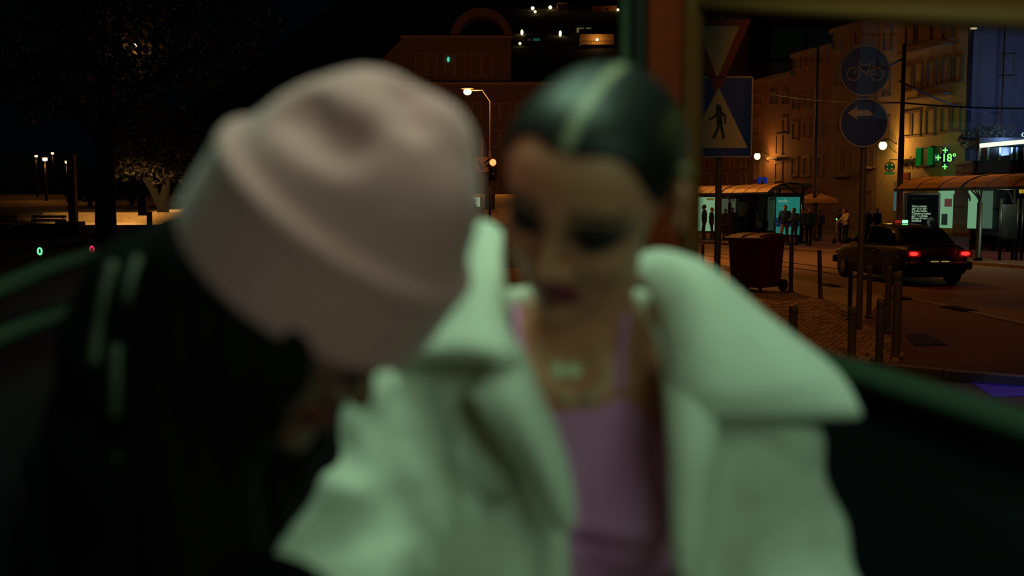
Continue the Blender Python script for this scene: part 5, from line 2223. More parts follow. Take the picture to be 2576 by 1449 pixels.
# wall lanterns
def lantern(px, py, lab, power, fc=F1, out=1.1, r=0.26):
    s, z = fc.sz(px, py)
    # stand it clear of the wall along the sight line
    p = fc.pt(s, z, 0)
    d = (CAM - p)
    d = d / np.linalg.norm(d)
    p = p + d * out / max(0.2, abs(d @ fc.N))
    sw, _ = on_plane(fc.O, fc.D, px, py)
    foot = p - fc.N * out
    t = thing('wall_lantern', lab, 'lamp', tuple(p))
    b = MB()
    b.sphere((0, 0, 0), (r, r, r * 1.15), 16, 10)
    b.build('globe', emit('lantern_globe', (255, 238, 150), 7.0, False), t, True)
    b = MB()
    b.lathe([(0.001, r * 1.4), (r * 0.8, r * 1.05), (r * 0.9, r * 0.9)], (0, 0, 0), 14)
    b.build('cap', railm, t, True)
    b = MB()
    f = Vector(foot - p)
    b.tube(catmull([(0, 0, r * 1.3), f * 0.4 + Vector((0, 0, r * 1.6)), f + Vector((0, 0, 0.1))], 8), 0.035, 8)
    b.tube(catmull([f + Vector((0, 0, -0.5)), f * 0.6 + Vector((0, 0, -0.2)), f * 0.35 + Vector((0, 0, r * 1.2))], 8), 0.025, 8)
    b.build('arm', railm, t, True)
    light('POINT', 'lantern_light', tuple(p + d * 0.5 + np.array([0, 0, -0.05])), power, (1, .48, .12), 0.25)
    return t


lantern(1905, 393, 'round wall lantern glowing above the left shelter roof', 210)
lantern(2221, 366, 'wall lantern glowing beside the thick tram pole', 230)

# pharmacy signs
green = emit('pharmacy_green', (120, 255, 110), 2.2)
s0, z0 = F1.sz(2269, 421)
o = text('shop_lettering', 'FARMÁCIA', 0.72, mat('dark_letters', (44, 40, 34), 0.5), None, tuple(F1.pt(s0, z0 + 0.05, 0.15)), FMAT, 0.04)
o.data.transform(Matrix.Diagonal(((F1.sz(2314, 410)[0] - s0) / max(v.co.x for v in o.data.vertices), 1, 1, 1)))
setp(o, 'dark raised pharmacy name lettering on the ochre wall', 'lettering')
px = F1.sz(2376, 397)
c = PY(2376, 397, 64.0)
t = thing('pharmacy_cross', 'lit green pharmacy cross sign reading +18 degrees', 'sign', tuple(c))
R = FR
k = c[1] / FPX


def local_text(body, size, x, y, o=0.09):
    e = text('lit_text', body, size, green, t, tuple(R @ Vector((x, y, o))), R, 0.005, 'CENTER', bold=0.012)
    return e


b = MB()
for w_, h_ in ((46, 17), (18, 48)):
    vs = [R @ Vector((sx * w_ * k / 2 * 1.02, sy * h_ * k / 2, z)) for z in (-0.08, 0.08) for sx, sy in ((-1, -1), (1, -1), (1, 1), (-1, 1))]
    b.add(vs, [(3, 2, 1, 0), (4, 5, 6, 7), (0, 1, 5, 4), (1, 2, 6, 5), (2, 3, 7, 6), (3, 0, 4, 7)])
b.build('cross_case', mat('black_sign_case', (10, 16, 12), 0.5), t)
local_text('+18°', 0.66, 0.04, -0.22)
for dy in (0.46, -0.54):
    local_text('+', 0.62, 0.0, dy - 0.22)
light('POINT', 'pharmacy_light', tuple(c + FN * 0.7), 75, (.12, 1, .25), 0.3)
# green framed box sign
a0, zt_ = F1.sz(2319, 374)
a1, _ = F1.sz(2357, 374)
zb = F1.sz(2319, 417)[1]
m = F1.pt((a0 + a1) / 2, (zt_ + zb) / 2, 0.4)
t = thing('shop_sign_box', 'square green framed box sign next to the pharmacy cross', 'sign', tuple(m))
M0 = Matrix.Translation(-Vector(m))
b = MB()
F1.box(b, a0 + .12, a1 - .12, zb, zt_, 0.1, 0.36)
own(b.build('panel', mat('dark_green_panel', (60, 120, 66), 0.6)), t, M0)
ge = emit('green_edge', (30, 170, 60), 0.35)
for e0, e1 in ((a0, a0 + 0.42), (a1 - 0.30, a1)):
    b = MB()
    F1.box(b, e0, e1, zb, zt_, 0.30, 0.46)
    own(b.build('lit_side', ge), t, M0)
b = MB()
F1.box(b, a0, a1, zt_, zt_ + 0.1, 0.1, 0.48)
F1.box(b, a0, a1, zb - 0.1, zb, 0.1, 0.48)
own(b.build('frame', mat('dark_green_metal', (16, 60, 30), 0.5)), t, M0)
# round hanging pharmacy sign
px = F1.sz(2238, 420)
c = PY(2238, 420, 70.6)
t = thing('hanging_sign', 'round iron sign with a green cross under the right wall lantern', 'sign', tuple(c))
k = c[1] / FPX
b = MB()
for q in annulus(10.5 * k, 12.5 * k, 30):
    b.prism(q, 0.08, (0, 0, 0), X, Z)
b.build('ring', railm, t)
b = MB()
b.prism([(-3 * k, -9 * k), (3 * k, -9 * k), (3 * k, 9 * k), (-3 * k, 9 * k)], 0.09, (0, 0, 0), X, Z)
b.prism([(-9 * k, -3 * k), (9 * k, -3 * k), (9 * k, 3 * k), (-9 * k, 3 * k)], 0.085, (0, 0, 0), X, Z)
b.build('cross', emit('dim_green', (20, 120, 50), 0.3), t)
b = MB()
b.box((0, 0, -16 * k), (25 * k, 0.1, 5 * k))
b.build('name_bar', emit('bar_green', (20, 140, 50), 0.4), t)
b = MB()
b.tube([(0, 0, 12 * k), (0, 0, 18 * k), tuple(Vector(-FN * 0.9) + Vector((0, 0, 18 * k)))], 0.03, 8)
b.build('bracket', railm, t, True)
for (x0, y0, x1, y1, m_, nm, lab) in ((2280, 435, 2306, 454, mat('orange_sign', (190, 90, 40), 0.5), 'shop_sign', 'small orange shop sign above the right shelter'),
                                    (2268, 457, 2284, 470, mat('pale_sign', (150, 160, 140), 0.5), 'shop_sign', 'small pale sign under the orange one'),
                                    (2268, 477, 2277, 530, emit('shop_strip', (90, 150, 160), 0.45), 'shop_light', 'bluish lit strip at the left edge of black advert box')):
    a0, z1 = F1.sz(x0, y0)
    a1, _ = F1.sz(x1, y0)
    z0 = F1.sz(x0, y1)[1]
    m = F1.pt((a0 + a1) / 2, (z0 + z1) / 2, 0.5)
    b = MB()
    F1.box(b, a0, a1, z0, z1, 0.45, 0.60)
    b.v = [tuple(np.array(v) - m) for v in b.v]
    o = b.build(nm, m_)
    o.location = m
    setp(o, lab, 'sign' if nm == 'shop_sign' else 'light')

# blue washed corner house and the pavilion with the light tube
a = F1.sz(2428, 500)[0]
BO_ = F1.pt(a, 0, 0)
F2 = Facade(BO_, np.array([0.9987, -0.05, 0]), np.array([-0.05, -0.9987, 0]))
t6, M6 = building(F2, 'blank pale house front washed in blue light at the right', 0, 0, -80, 2500, wg, s_rng=(0.05, 16.0))
for q in ((2524, 142, 2547, 190), (2514, 270, 2545, 318)):
    win(F2, t6, M6, *q)
b = MB()
p = F2.pt(0.0, 0, 0.15)
b.cyl(p, p + np.array([0, 0, 17.0]), 0.10, 10)
own(b.build('drainpipe', mat('dark_pipe', (40, 36, 40), 0.5)), t6, M6)
F3 = Facade(F2.pt(0.8, 0, 7.0), np.array([0.995, -0.10, 0]), np.array([-0.10, -0.995, 0]))
s0 = F3.sz(2447, 430)[0]
m = F3.pt(s0 + 4, 0, -1)
t7 = thing('pavilion', 'low orange pavilion with a glazed terrace and bright white light tube', 'building', tuple(m))
M7 = Matrix.Translation(-Vector(m))
zl = F3.sz(2460, 411)[1]
zl2 = F3.sz(2460, 404)[1]
b = MB()
F3.box(b, s0, s0 + 9, 0, zl, -3.0, 0)
own(b.build('wall', mat('terracotta_plaster', (150, 66, 40), 0.8, bump=0.2, scale=3, vary=0.1)), t7, M7)
b = MB()
F3.box(b, s0 - 0.15, s0 + 9, zl, zl2, -3.0, 0.25)
own(b.build('ledge', mat('dark_ledge', (26, 24, 40), 0.6)), t7, M7)
barm = mat('white_bar', (170, 180, 200), 0.4)
zt_ = F3.sz(2464, 371)[1]
xs = [F3.sz(x, 390)[0] for x in (2464, 2485, 2514, 2544, 2557, 2576, 2600)]
for x in xs:
    b = MB()
    F3.box(b, x - 0.045, x + 0.045, zl2, zt_, 0.0, 0.08)
    own(b.build('mullion', barm), t7, M7)
for i in range(len(xs) - 1):
    b = MB()
    F3.box(b, xs[i] + 0.05, xs[i + 1] - 0.05, zl2, zt_, 0.02, 0.05)
    own(b.build('pane', mat('maroon_glass', (70, 14, 30), 0.2) if i == 0 else panem), t7, M7)
b = MB()
A, B = F3.pt(xs[0] - 0.05, F3.sz(2464, 367)[1], 0.2), F3.pt(xs[-1], F3.sz(2600, 354)[1], 0.2)
b.cyl(A, B, 0.115, 12)
own(b.build('light_tube', emit('tube_light', (205, 255, 200), 2.6), None, True), t7, M7)
b = MB()
F3.box(b, xs[0], xs[-1], F3.sz(2464, 366)[1], F3.sz(2464, 360)[1] + 0.3, -3, -0.1)
own(b.build('roof', mat('dark_ledge')), t7, M7)
s_, z_ = F3.sz(2567, 345)
e = text('sign_letter', 'd', 0.55, mat('cream_letter', (220, 210, 170), 0.5), None, tuple(F3.pt(s_, z_, 0.1)), Matrix(((F3.D[0], 0, F3.N[0]), (F3.D[1], 0, F3.N[1]), (0, 1, 0))), 0.03)
own(e, t7, M7)
light('AREA', 'tube_spill', tuple((A + B) / 2 + F3.N * 0.5 + np.array([0, 0, 0.3])), 260, (.25, .45, 1), 0.4, target=tuple((A + B) / 2 + np.array([0, 5, 4])), sy=3)
# dark shrub in front of the blue wall

# ------------------------------------------------------------------ the dark park, trees, hill and the arched building
leafm = mat('night_leaves', (48, 46, 26), 0.7)
bark = mat('bark', (16, 12, 9), 0.95, bump=0.5, scale=8)


def tree(base, lab, limbs, crowns, n, lsz=0.16, seed=1):
    """limbs: polylines with radii; crowns: (centre, radii) ellipsoids filled with leaf blades"""
    R = np.random.default_rng(seed)
    t = thing('tree', lab, 'tree', tuple(base))
    base = np.array(base)
    for i, (pts, rs) in enumerate(limbs):
        b = MB()
        q = catmull([np.array(p) - base for p in pts], 10)
        b.tube(q, list(np.interp(np.linspace(0, 1, 10), np.linspace(0, 1, len(rs)), rs)), 12)
        b.build('trunk' if i == 0 else 'branch', bark, t, True)
    vs, fs = [], []
    V = np.empty((0, 3))
    tot = sum(np.prod(r) for _, r in crowns)
    for c, r in crowns:
        m = int(n * np.prod(r) / tot)
        d = R.normal(size=(m, 3))
        d /= np.linalg.norm(d, axis=1, keepdims=True)
        clump = np.sin(d[:, 0] * 7 + 1) * np.sin(d[:, 1] * 6) * np.sin(d[:, 2] * 8 + 2)
        p = np.array(c) - base + d * np.array(r) * ((0.55 + 0.45 * R.random(m) ** 0.5) * (1 + 0.25 * clump))[:, None]
        a = R.normal(size=(m, 3))
        a /= np.linalg.norm(a, axis=1, keepdims=True)
        c2 = np.cross(a, R.normal(size=(m, 3)))
        c2 /= np.linalg.norm(c2, axis=1, keepdims=True)
        s = lsz * R.uniform(0.6, 1.3, m)[:, None]
        V = np.concatenate([V, np.stack([p - a * s, p + c2 * s * 0.45, p + a * s, p - c2 * s * 0.45], 1).reshape(-1, 3)])
    Q = np.arange(len(V)).reshape(-1, 4)
    o = mesh_np('leaves', V, Q, leafm, t, smooth=False, relax=0)
    o['kind'] = 'stuff'
    return t


# terrace: low wall, steps and the lamp-lit path rising behind
WY = 45.0
def X_at(px, Y):
    return PY(px, 500, Y)[0]


zw = PY(200, 566, WY)[2]
b = MB()
b.box((X_at(60, WY) - 2, WY + 0.2, zw / 2), (60 * 0.95, 0.45, zw))
struct(b, 'park_wall', mat('park_wall_stone', (70, 60, 48), 0.85, bump=0.3, scale=4, vary=0.2))
b = MB()
b.add([(-50, WY + .4, zw - 0.02), (4, WY + .4, zw - 0.02), (4, 58, 1.55), (-50, 58, 1.55), (4, 85, 2.6), (-50, 85, 2.6)], [(0, 1, 2, 3), (3, 2, 4, 5)])
struct(b, 'park_path', mat('pale_gravel', (150, 130, 92), 0.9, bump=0.4, scale=3, vary=0.3))
st = thing('stone_steps', 'lamp lit flight of wide stone steps behind the dark tree trunk', 'steps', (X_at(330, 47), 47.0, zw))
for i in range(5):
    b = MB()
    b.box((0, 0.35 + i * 0.36, 0.05 + i * 0.10), (9.5, 0.37, 0.12))
    b.build('step', mat('step_stone', (150, 128, 90), 0.85, bump=0.3, scale=5, vary=0.2), st)
# bank in front of the wall
b = MB()
b.add([(-50, 30, -0.012), (1, 30, -0.012), (1, WY, zw * 0.6), (-50, WY, zw * 0.6)], [(0, 1, 2, 3)])
struct(b, 'grass_bank', soil)

YT = 40.0
bx = X_at(266, YT)
tree((bx, YT, 0), 'large dark plane tree with a thick black trunk at the left',
     [([(bx, YT, -0.2), (bx - .03, YT, 1.0), (bx + .05, YT, 3.5), (bx + .2, YT, 7)], [.52, .40, .34, .25]),
      ([(bx + .05, YT, 4), (bx - 1.8, YT + .5, 6.2), (bx - 3.5, YT, 8)], [.2, .14, .06]),
      ([(bx + .1, YT, 4.6), (bx + 2.2, YT - .5, 6.6), (bx + 4.4, YT, 8.2)], [.2, .14, .06]),
      ([(bx + .2, YT, 6.5), (bx + .4, YT + 1, 9), (bx + .5, YT, 11)], [.22, .14, .06])],
     [((bx - 3.2, YT, 8.6), (3.6, 3.0, 3.0)), ((bx + 2.6, YT, 9.0), (4.0, 3.2, 3.2)), ((bx, YT + 1, 11.5), (4.5, 3.5, 3.0)), ((bx - 1.0, YT - .5, 6.2), (2.6, 2.2, 1.3))], 15000, 0.15, 3)
Y2 = 50.0
b2 = X_at(412, Y2)
zb2 = 0.95
def pp2(x, y):
    return PY(x, y, Y2)
tree((b2, Y2, zb2), 'forked tree leaning left beside the lamp lit steps',
     [([(b2, Y2, zb2 - .1), pp2(410, 520), pp2(418, 470), pp2(425, 400)], [.34, .28, .2, .12]),
      ([pp2(408, 528), pp2(385, 480), pp2(355, 432), pp2(335, 380)], [.22, .17, .13, .08]),
      ([pp2(402, 515), pp2(392, 480), pp2(378, 440), pp2(380, 400)], [.14, .11, .09, .05])],
     [(pp2(345, 400), (1.7, 1.6, 1.0)), (pp2(440, 380), (2.2, 1.8, 1.5)), (pp2(390, 330), (2.4, 1.8, 1.4)), (pp2(500, 400), (1.5, 1.5, 1.4))], 7000, 0.12, 7)
Y3 = 62.0
for i, (px, w_, h_, lab, Y3) in enumerate(((60, 3.2, 3.8, 'low bushy tree at the far left under the string of lamps', 92.0), (140, 2.0, 2.6, 'bushy tree left of the concrete pillar', 92.0), (225, 1.6, 2.0, 'greenish shrub between the pillar and the dark trunk', 62.0), (330, 1.9, 2.2, 'shrub behind the forked tree', 62.0), (470, 2.2, 3.0, 'bush at the pink hat edge behind the path', 62.0))):
    x = X_at(px, Y3)
    z = 1.7
    tree((x, Y3, z), lab, [([(x, Y3, z - .1), (x + .1, Y3, z + h_ * .4), (x, Y3, z + h_ * .8)], [.14, .10, .05])], [((x, Y3, z + h_ * .62), (w_, w_, h_ * .5))], 2200, 0.13, 20 + i)

b = MB()
px_ = X_at(193, 44)
t = thing('concrete_pillar', 'square concrete pillar left of the dark tree trunk', 'pillar', (px_, 43.6, 0))
b.bbox((0, 0, 2.1), (0.30, 0.30, PY(189, 388, 43.6)[2] * 2 - 4.2 if False else 4.0), 0.02)
b.v = [(v[0], v[1], v[2] / 4.1 * PY(189, 388, 43.6)[2]) for v in b.v]
b.build('shaft', mat('brown_concrete', (110, 82, 58), 0.85, bump=0.2, scale=6, vary=0.15), t)
b = MB()
b.bbox((-0.1, -0.1, 0.25), (1.0, 0.7, 1.1), 0.04)
b.v = [(v[0], v[1], v[2] + 0.3) for v in b.v]
b.build('plinth', mat('dark_plinth', (40, 36, 32), 0.85), t)
x = X_at(366, 44.2)
t = thing('litter_bin', 'dark litter bin on a square post before the lit steps', 'bin', (x, 44.2, zw * 0.55))
k = 44.2 / FPX
b = MB()
b.bbox((-0.08, -0.12, PY(362, 522, 44.2)[2] - zw * 0.55), (20 * k, 0.3, 40 * k), 0.03)
b.build('body', mat('dark_bin', (18, 20, 20), 0.6), t)
b = MB()
b.box((0.12, 0.08, 0.45), (0.20, 0.12, 1.1))
b.build('post', mat('bin_post_wood', (90, 50, 34), 0.8), t)
b = MB()
b.bbox((-0.08, -0.12, PY(362, 500, 44.2)[2] - zw * 0.55 + 0.02), (0.38, 0.34, 0.05), 0.015)
b.build('lid', mat('dark_bin'), t)
for (px, py, lab) in ((-12, 545, 'curved park bench at the far left edge'), (112, 550, 'park bench just left of the concrete pillar')):
    x = X_at(px, 44)
    t = thing('park_bench', lab, 'bench', (x, 44.0, zw * 0.58))
    wood = mat('bench_wood', (80, 54, 34), 0.7)
    for j in range(3):
        b = MB()
        b.box((0, -0.2 + j * 0.15, 0.43), (1.5, 0.12, 0.04))
        b.build('seat_slat', wood, t)
    for j in range(2):
        b = MB()
        b.box((0, 0.30 + j * 0.05, 0.60 + j * 0.16), (1.5, 0.03, 0.11))
        b.build('back_slat', wood, t)
    for s in (-1, 1):
        b = MB()
        b.tube([(s * .6, -.25, 0), (s * .6, -.2, .42), (s * .6, .25, .42), (s * .6, .36, .82)], 0.03, 8)
        b.tube([(s * .6, .28, 0), (s * .6, .22, .42)], 0.03, 8)
        b.build('leg', iron, t, True)

bulb = emit('sodium_bulb', (255, 214, 130), 9.0, False)
orange = emit('orange_halo', (255, 120, 30), 2.2, False)


def lamppost(px, py, Y, lab, rpx=4, side=0.0, ground=0.0, power=0, group=None):
    p = PY(px, py, Y)
    k = Y / FPX
    t = thing('street_lamp', lab, 'street lamp', (p[0] + side, Y, ground), 0, group)
    h = p[2] - ground
    b = MB()
    b.tube([(0, 0, 0), (0, 0, h * 0.5), (0, 0, h * 0.93), (-side * 0.35, 0, h + 0.15), (-side, 0, h + 0.10)], [0.10, 0.08, 0.055, 0.045, 0.04], 10)
    b.build('pole', post if power > 100 else mat('black_post', (12, 12, 12), 0.7), t, True)
    b = MB()
    b.sphere((-side, 0, h + rpx * k * 0.9), (rpx * k * 1.7, rpx * k * 1.2, rpx * k * 0.45), 14, 8)
    b.build('hood', alu, t, True)
    b = MB()
    b.sphere((-side, 0, h), (rpx * k, rpx * k, rpx * k * 0.8), 12, 8)
    b.build('bulb', bulb, t, True)
    if power:
        light('POINT', 'lamp_light', (p[0], Y - 0.1, p[2] - rpx * k - 0.25), power, SODIUM, 0.2)
    return t


lamppost(341, 114, 41.5, 'street lamp shining through the big tree crown', 5, -1.2, 0.0, 22)
lamppost(113, 401, 70, 'brightest of the four low lamps at the left', 6, 0, 2.0, 50)
lamppost(91, 393, 78, 'leftmost small lamp of the four at the left', 3.6, 0, 2.2, 15)
lamppost(132, 386, 84, 'highest small lamp of the four at the left', 3.4, 0, 2.4, 15)
lamppost(168, 408, 66, 'lamp of the four nearest the concrete pillar', 4.6, 0, 1.9, 30)
lamppost(1176, 231, 85, 'tall street lamp with a curved arm right of the pink hat', 10, 1.85, 0.0, 2300)
light('SPOT', 'path_lamp_light', (X_at(325, 45), 44.8, 4.2), 1700, (1, .55, .18), 0.2, target=(X_at(330, 48), 48.0, 0.8), spot=84)
light('SPOT', 'path_lamp_light', (X_at(440, 56), 56.0, 3.6), 800, (1, .56, .18), 0.2, target=(X_at(430, 50), 56, 1.5), spot=140)

# two ring lights low at the left
for (px, py, r, col, lab) in ((100, 632, 8, (110, 255, 170), 'green glowing ring light low at the left'), (231, 627, 7, (255, 50, 100), 'red glowing ring light right of the green one')):
    Y = 24.0
    p = PY(px, py, Y)
    k = Y / FPX
    t = thing('ring_light', lab, 'light', (p[0], Y, 0))
    b = MB()
    b.cyl((0, 0.06, 0), (0, 0.06, p[2]), 0.04, 10)
    b.build('post', mat('black_post', (12, 12, 12), 0.7), t, True)
    b = MB()
    b.tube([(math.cos(a) * r * k * 0.62, 0, p[2] + math.sin(a) * r * k) for a in np.linspace(0, 2 * math.pi, 24)[:-1]], 2.2 * k, 8, closed=True)
    b.build('ring', emit('ring_%d' % col[0], col, 1.3, False), t, True)
p = PY(335, 616, 24.0)
b = MB()
b.sphere((0, 0, 0), 0.025, 8, 6)
o = b.build('marker_light', emit('green_spark'), None, True)
o.location = p
setp(o, 'tiny green light right of the two ring lights', 'light')

# ------------------------------------------------------------------ arched building, traffic light, billboard
F4 = Facade(np.array([0.0, 120.0, 0]), np.array([1.0, 0, 0]), np.array([0, -1.0, 0]))
wall4 = mat('brown_render', (120, 94, 74), 0.85, bump=0.2, scale=2, vary=0.1)
ax0, zt_ = F4.sz(1012, 97)
ax1, _ = F4.sz(1286, 105)
axm, _ = F4.sz(930, 170)
zm = F4.sz(930, 170)[1]
m = F4.pt((ax0 + ax1) / 2, 0, -6)
t = thing('arched_building', 'brown stepped building with a big roof arch and paired windows', 'building', tuple(m))
M0 = Matrix.Translation(-Vector(m))
zl = F4.sz(1100, 222)[1]
b = MB()
F4.box(b, ax0, ax1, zl, zt_, -14, 0)
own(b.build('upper_wall', wall4), t, M0)
b = MB()
O = F4.pt(0, 0, -7)
b.prism([(F4.sz(940, 170)[0], F4.sz(940, 170)[1]), (ax0, zt_), (ax0, zl), (F4.sz(880, 222)[0], zl)], 14, tuple(O), X, Z)
own(b.build('sloping_wing', wall4), t, M0)
b = MB()
F4.box(b, F4.sz(860, 222)[0], F4.sz(1420, 222)[0], 0, zl, -14, 3.0)
own(b.build('lower_wall', wall4), t, M0)
b = MB()
F4.box(b, F4.sz(860, 222)[0], F4.sz(1420, 222)[0], zl, zl + 0.35, -14, 3.2)
own(b.build('ledge', stone), t, M0)
b = MB()
F4.box(b, ax0 - .2, ax1 + .2, zt_, zt_ + .3, -14, 0.3)
own(b.build('parapet', stone), t, M0)
ca, cz = F4.sz(1211, 98)
k = 120 / FPX
arch = []
n = 26
for i in range(n):
    a0, a1 = math.pi * i / n, math.pi * (i + 1) / n
    ri, ro = 58 * k, 78 * k
    arch.append([(ca + ro * math.cos(a0), cz + ro * math.sin(a0)), (ca + ro * math.cos(a1), cz + ro * math.sin(a1)), (ca + ri * math.cos(a1), cz + ri * math.sin(a1)), (ca + ri * math.cos(a0), cz + ri * math.sin(a0))])
b = MB()
for q in arch:
    b.prism(q, 3.0, tuple(F4.pt(0, 0, -2)), X, Z)
own(b.build('roof_arch', wall4), t, M0)
teal = emit('teal_window', (60, 150, 140), 0.16)
for q, gl in (((1047, 136, 1068, 187), None), ((1077, 137, 1097, 187), None), ((1120, 139, 1140, 188), None), ((1148, 139, 1170, 189), None), ((1186, 140, 1208, 190), None), ((1215, 141, 1235, 191), None)):
    win(F4, t, M0, *q, glow=gl)
b = MB()
a0, z0 = F4.sz(1128, 150)
b.sphere(tuple(F4.pt(a0, z0, 0.2)), (0.16, 0.1, 0.3), 10, 7)
own(b.build('window_light', emit('teal_lamp', (90, 220, 190), 0.8, False)), t, M0)
F4b = Facade(np.array([0.0, 117.0, 0]), np.array([1.0, 0, 0]), np.array([0, -1.0, 0]))
for q, gl in (((1190, 263, 1208, 296), teal), ((1236, 263, 1253, 300), None), ((1260, 263, 1281, 300), None), ((1140, 263, 1158, 298), None), ((1300, 263, 1318, 298), None), ((1236, 330, 1253, 366), None), ((1262, 330, 1281, 366), None)):
    win(F4b, t, M0, *q, glow=gl)

# traffic light and signs between the two heads
Y = 46.0
k = Y / FPX
p = PY(1214, 350, Y)
t = thing('traffic_light', 'traffic signal showing red between hat and face', 'traffic light', (PY(1232, 400, Y)[0], Y, 0))
b = MB()
b.cyl((0, 0, 0), (0, 0, PY(1232, 380, Y)[2]), 0.055, 12)
b.build('pole', post, t, True)
h = PY(1240, 409, Y)[2]
b = MB()
b.bbox((0.14, -0.08, h - 0.30), (0.38, 0.22, 1.0), 0.03)
b.build('signal_head', mat('signal_case', (14, 14, 14), 0.5), t)
for i, nm in enumerate(('red', 'amber', 'green')):
    b = MB()
    b.sphere((0.14, -0.19, h - 0.30 * i), (0.15, 0.04, 0.15), 16, 8)
    o = b.build('lens', emit('red_signal', (255, 96, 50), 5.0, False) if i == 0 else mat('dead_lens', (30, 26, 20), 0.3), t, True)
t = thing('direction_sign', 'brown direction sign board with dark arrows on a slim mast by the hat', 'road sign', (PY(1213, 400, 48)[0], 48.0, 0))
b = MB()
b.cyl((0, 0, 0), (0, 0, PY(1213, 350, 48)[2]), 0.05, 10)
b.build('mast', mat('ochre_mast', (150, 100, 50), 0.6), t, True)
k = 48 / FPX
zc_ = PY(1213, 414, 48)[2]
b = MB()
b.bbox((2 * k, -0.09, zc_), (40 * k, 0.04, 37 * k), 0.01)
o = b.build('board', mat('tan_board', (190, 130, 60), 0.6), t)
for pl in (((-12, 8), (-5, -4), (-2, -12)), ((4, 2), (10, 8), (16, 12)), ((6, -6), (12, -2), (18, 2))):
    b = MB()
    for q in stroke([(x * k, y * k) for x, y in pl], 4.5 * k):
        b.prism(q, 0.01, (2 * k, -0.118, zc_), X, Z)
    b.build('arrow', black, o)
Y = 60.0
k = Y / FPX
p = PY(1194, 508, Y)
t = thing('lit_billboard', 'small bright poster with a dark haired face beside the pink hat', 'advert', (p[0], Y, 0))
b = MB()
b.bbox((0, 0, p[2]), (30 * k, 0.15, 27 * k), 0.02)
b.build('case', frame, t)
b = MB()
b.box((0, -0.08, p[2]), (27 * k, 0.01, 24 * k))
b.build('poster', emit('bill_white', (200, 220, 180), 0.7), t)
b = MB()
b.sphere((-3 * k, -0.09, p[2] + 1 * k), (6 * k, 0.012, 8 * k), 12, 8)
b.build('printed_face', emit('bill_face', (110, 120, 100), 0.4), t, True)
b = MB()
b.sphere((-4 * k, -0.088, p[2] - 9 * k), (9 * k, 0.011, 6 * k), 12, 8)
b.build('printed_shoulders', emit('bill_dark', (16, 22, 20), 0.3), t, True)
b = MB()
b.cyl((0, 0.1, 0), (0, 0.1, p[2]), 0.06, 10)
b.build('post', post, t, True)
t = thing('utility_cabinet', 'grey-blue street cabinet under the traffic signal', 'cabinet', (PY(1232, 510, 58)[0], 58.0, 0))
k = 58 / FPX
hh = PY(1232, 492, 58)[2]
b = MB()
b.bbox((0, 0, hh / 2), (26 * k, 0.5, hh), 0.03)
b.build('body', mat('cabinet_grey', (70, 76, 90), 0.5), t)
for s in (-1, 1):
    b = MB()
    b.bbox((s * 6 * k, -0.26, hh / 2), (11 * k, 0.03, hh * 0.86), 0.01)
    b.build('door', mat('cabinet_grey'), t)
b = MB()
b.bbox((0, 0, hh + 0.03), (28 * k, 0.58, 0.08), 0.02)
b.build('lid', mat('cabinet_lid', (40, 44, 50), 0.5), t)

# hill behind, its lamps and houses
SL0, SL1 = 140.0, 0.30


def on_hill(px, py):
    r = ray(px, py)
    # z = 4 + (Y - 140) * 0.30
    tt = (4 - SL0 * SL1 - CAMZ) / (r[2] - SL1 * r[1])
    return CAM + r * tt


b = MB()
gx, gy_ = 26, 20
vs = []
R5 = np.random.default_rng(9)
for i in range(gx):
    for j in range(gy_):
        Y = 136 + j * 14.0
        vs.append((-60 + i * 7.0, Y, 4 + (Y - 140) * SL1 - 0.4 + R5.normal(0, 0.15)))
b.add(vs, [(i * gy_ + j, (i + 1) * gy_ + j, (i + 1) * gy_ + j + 1, i * gy_ + j + 1) for i in range(gx - 1) for j in range(gy_ - 1)])
o = struct(b, 'hill', mat('dark_hill_scrub', (20, 22, 18), 0.95, bump=0.5, scale=1.0, vary=0.3), smooth=True)


def hill_lamp(px, py, lab, rpx, long=1.0):
    p = on_hill(px, py)
    k = p[1] / FPX
    t = thing('hill_lamp', lab, 'lamp', (p[0], p[1] - 1.0, p[2] - 3.2))
    b = MB()
    b.cyl((0, 0, 0), (0, 0, 3.2), 0.09, 8)
    b.build('pole', post, t, True)
    b = MB()
    b.sphere((0, 0, 3.2), (rpx * k, rpx * k, rpx * k * long), 12, 8)
    b.build('bulb', bulb, t, True)
    return p


for a in ((1340, 22, 'upper of the close pair of lamps on top of the hill', 4), (1346, 31, 'lower of the close pair of lamps on the hill', 3), (1384, 20, 'single bright hill lamp right of the close pair', 4), (1408, 15, 'small pale lamp by the little lit house gable', 2.5),
          (1313, 83, 'tall flame-like hill lamp at the arched roof edge', 3.2, 2.0), (1409, 86, 'tall flame-like hill lamp under the hill top', 3.0, 2.4), (1308, 111, 'small lamp low beside the arched roof', 3), (1554, 26, 'hill lamp next to the green grab tube', 3)):
    hill_lamp(*a)


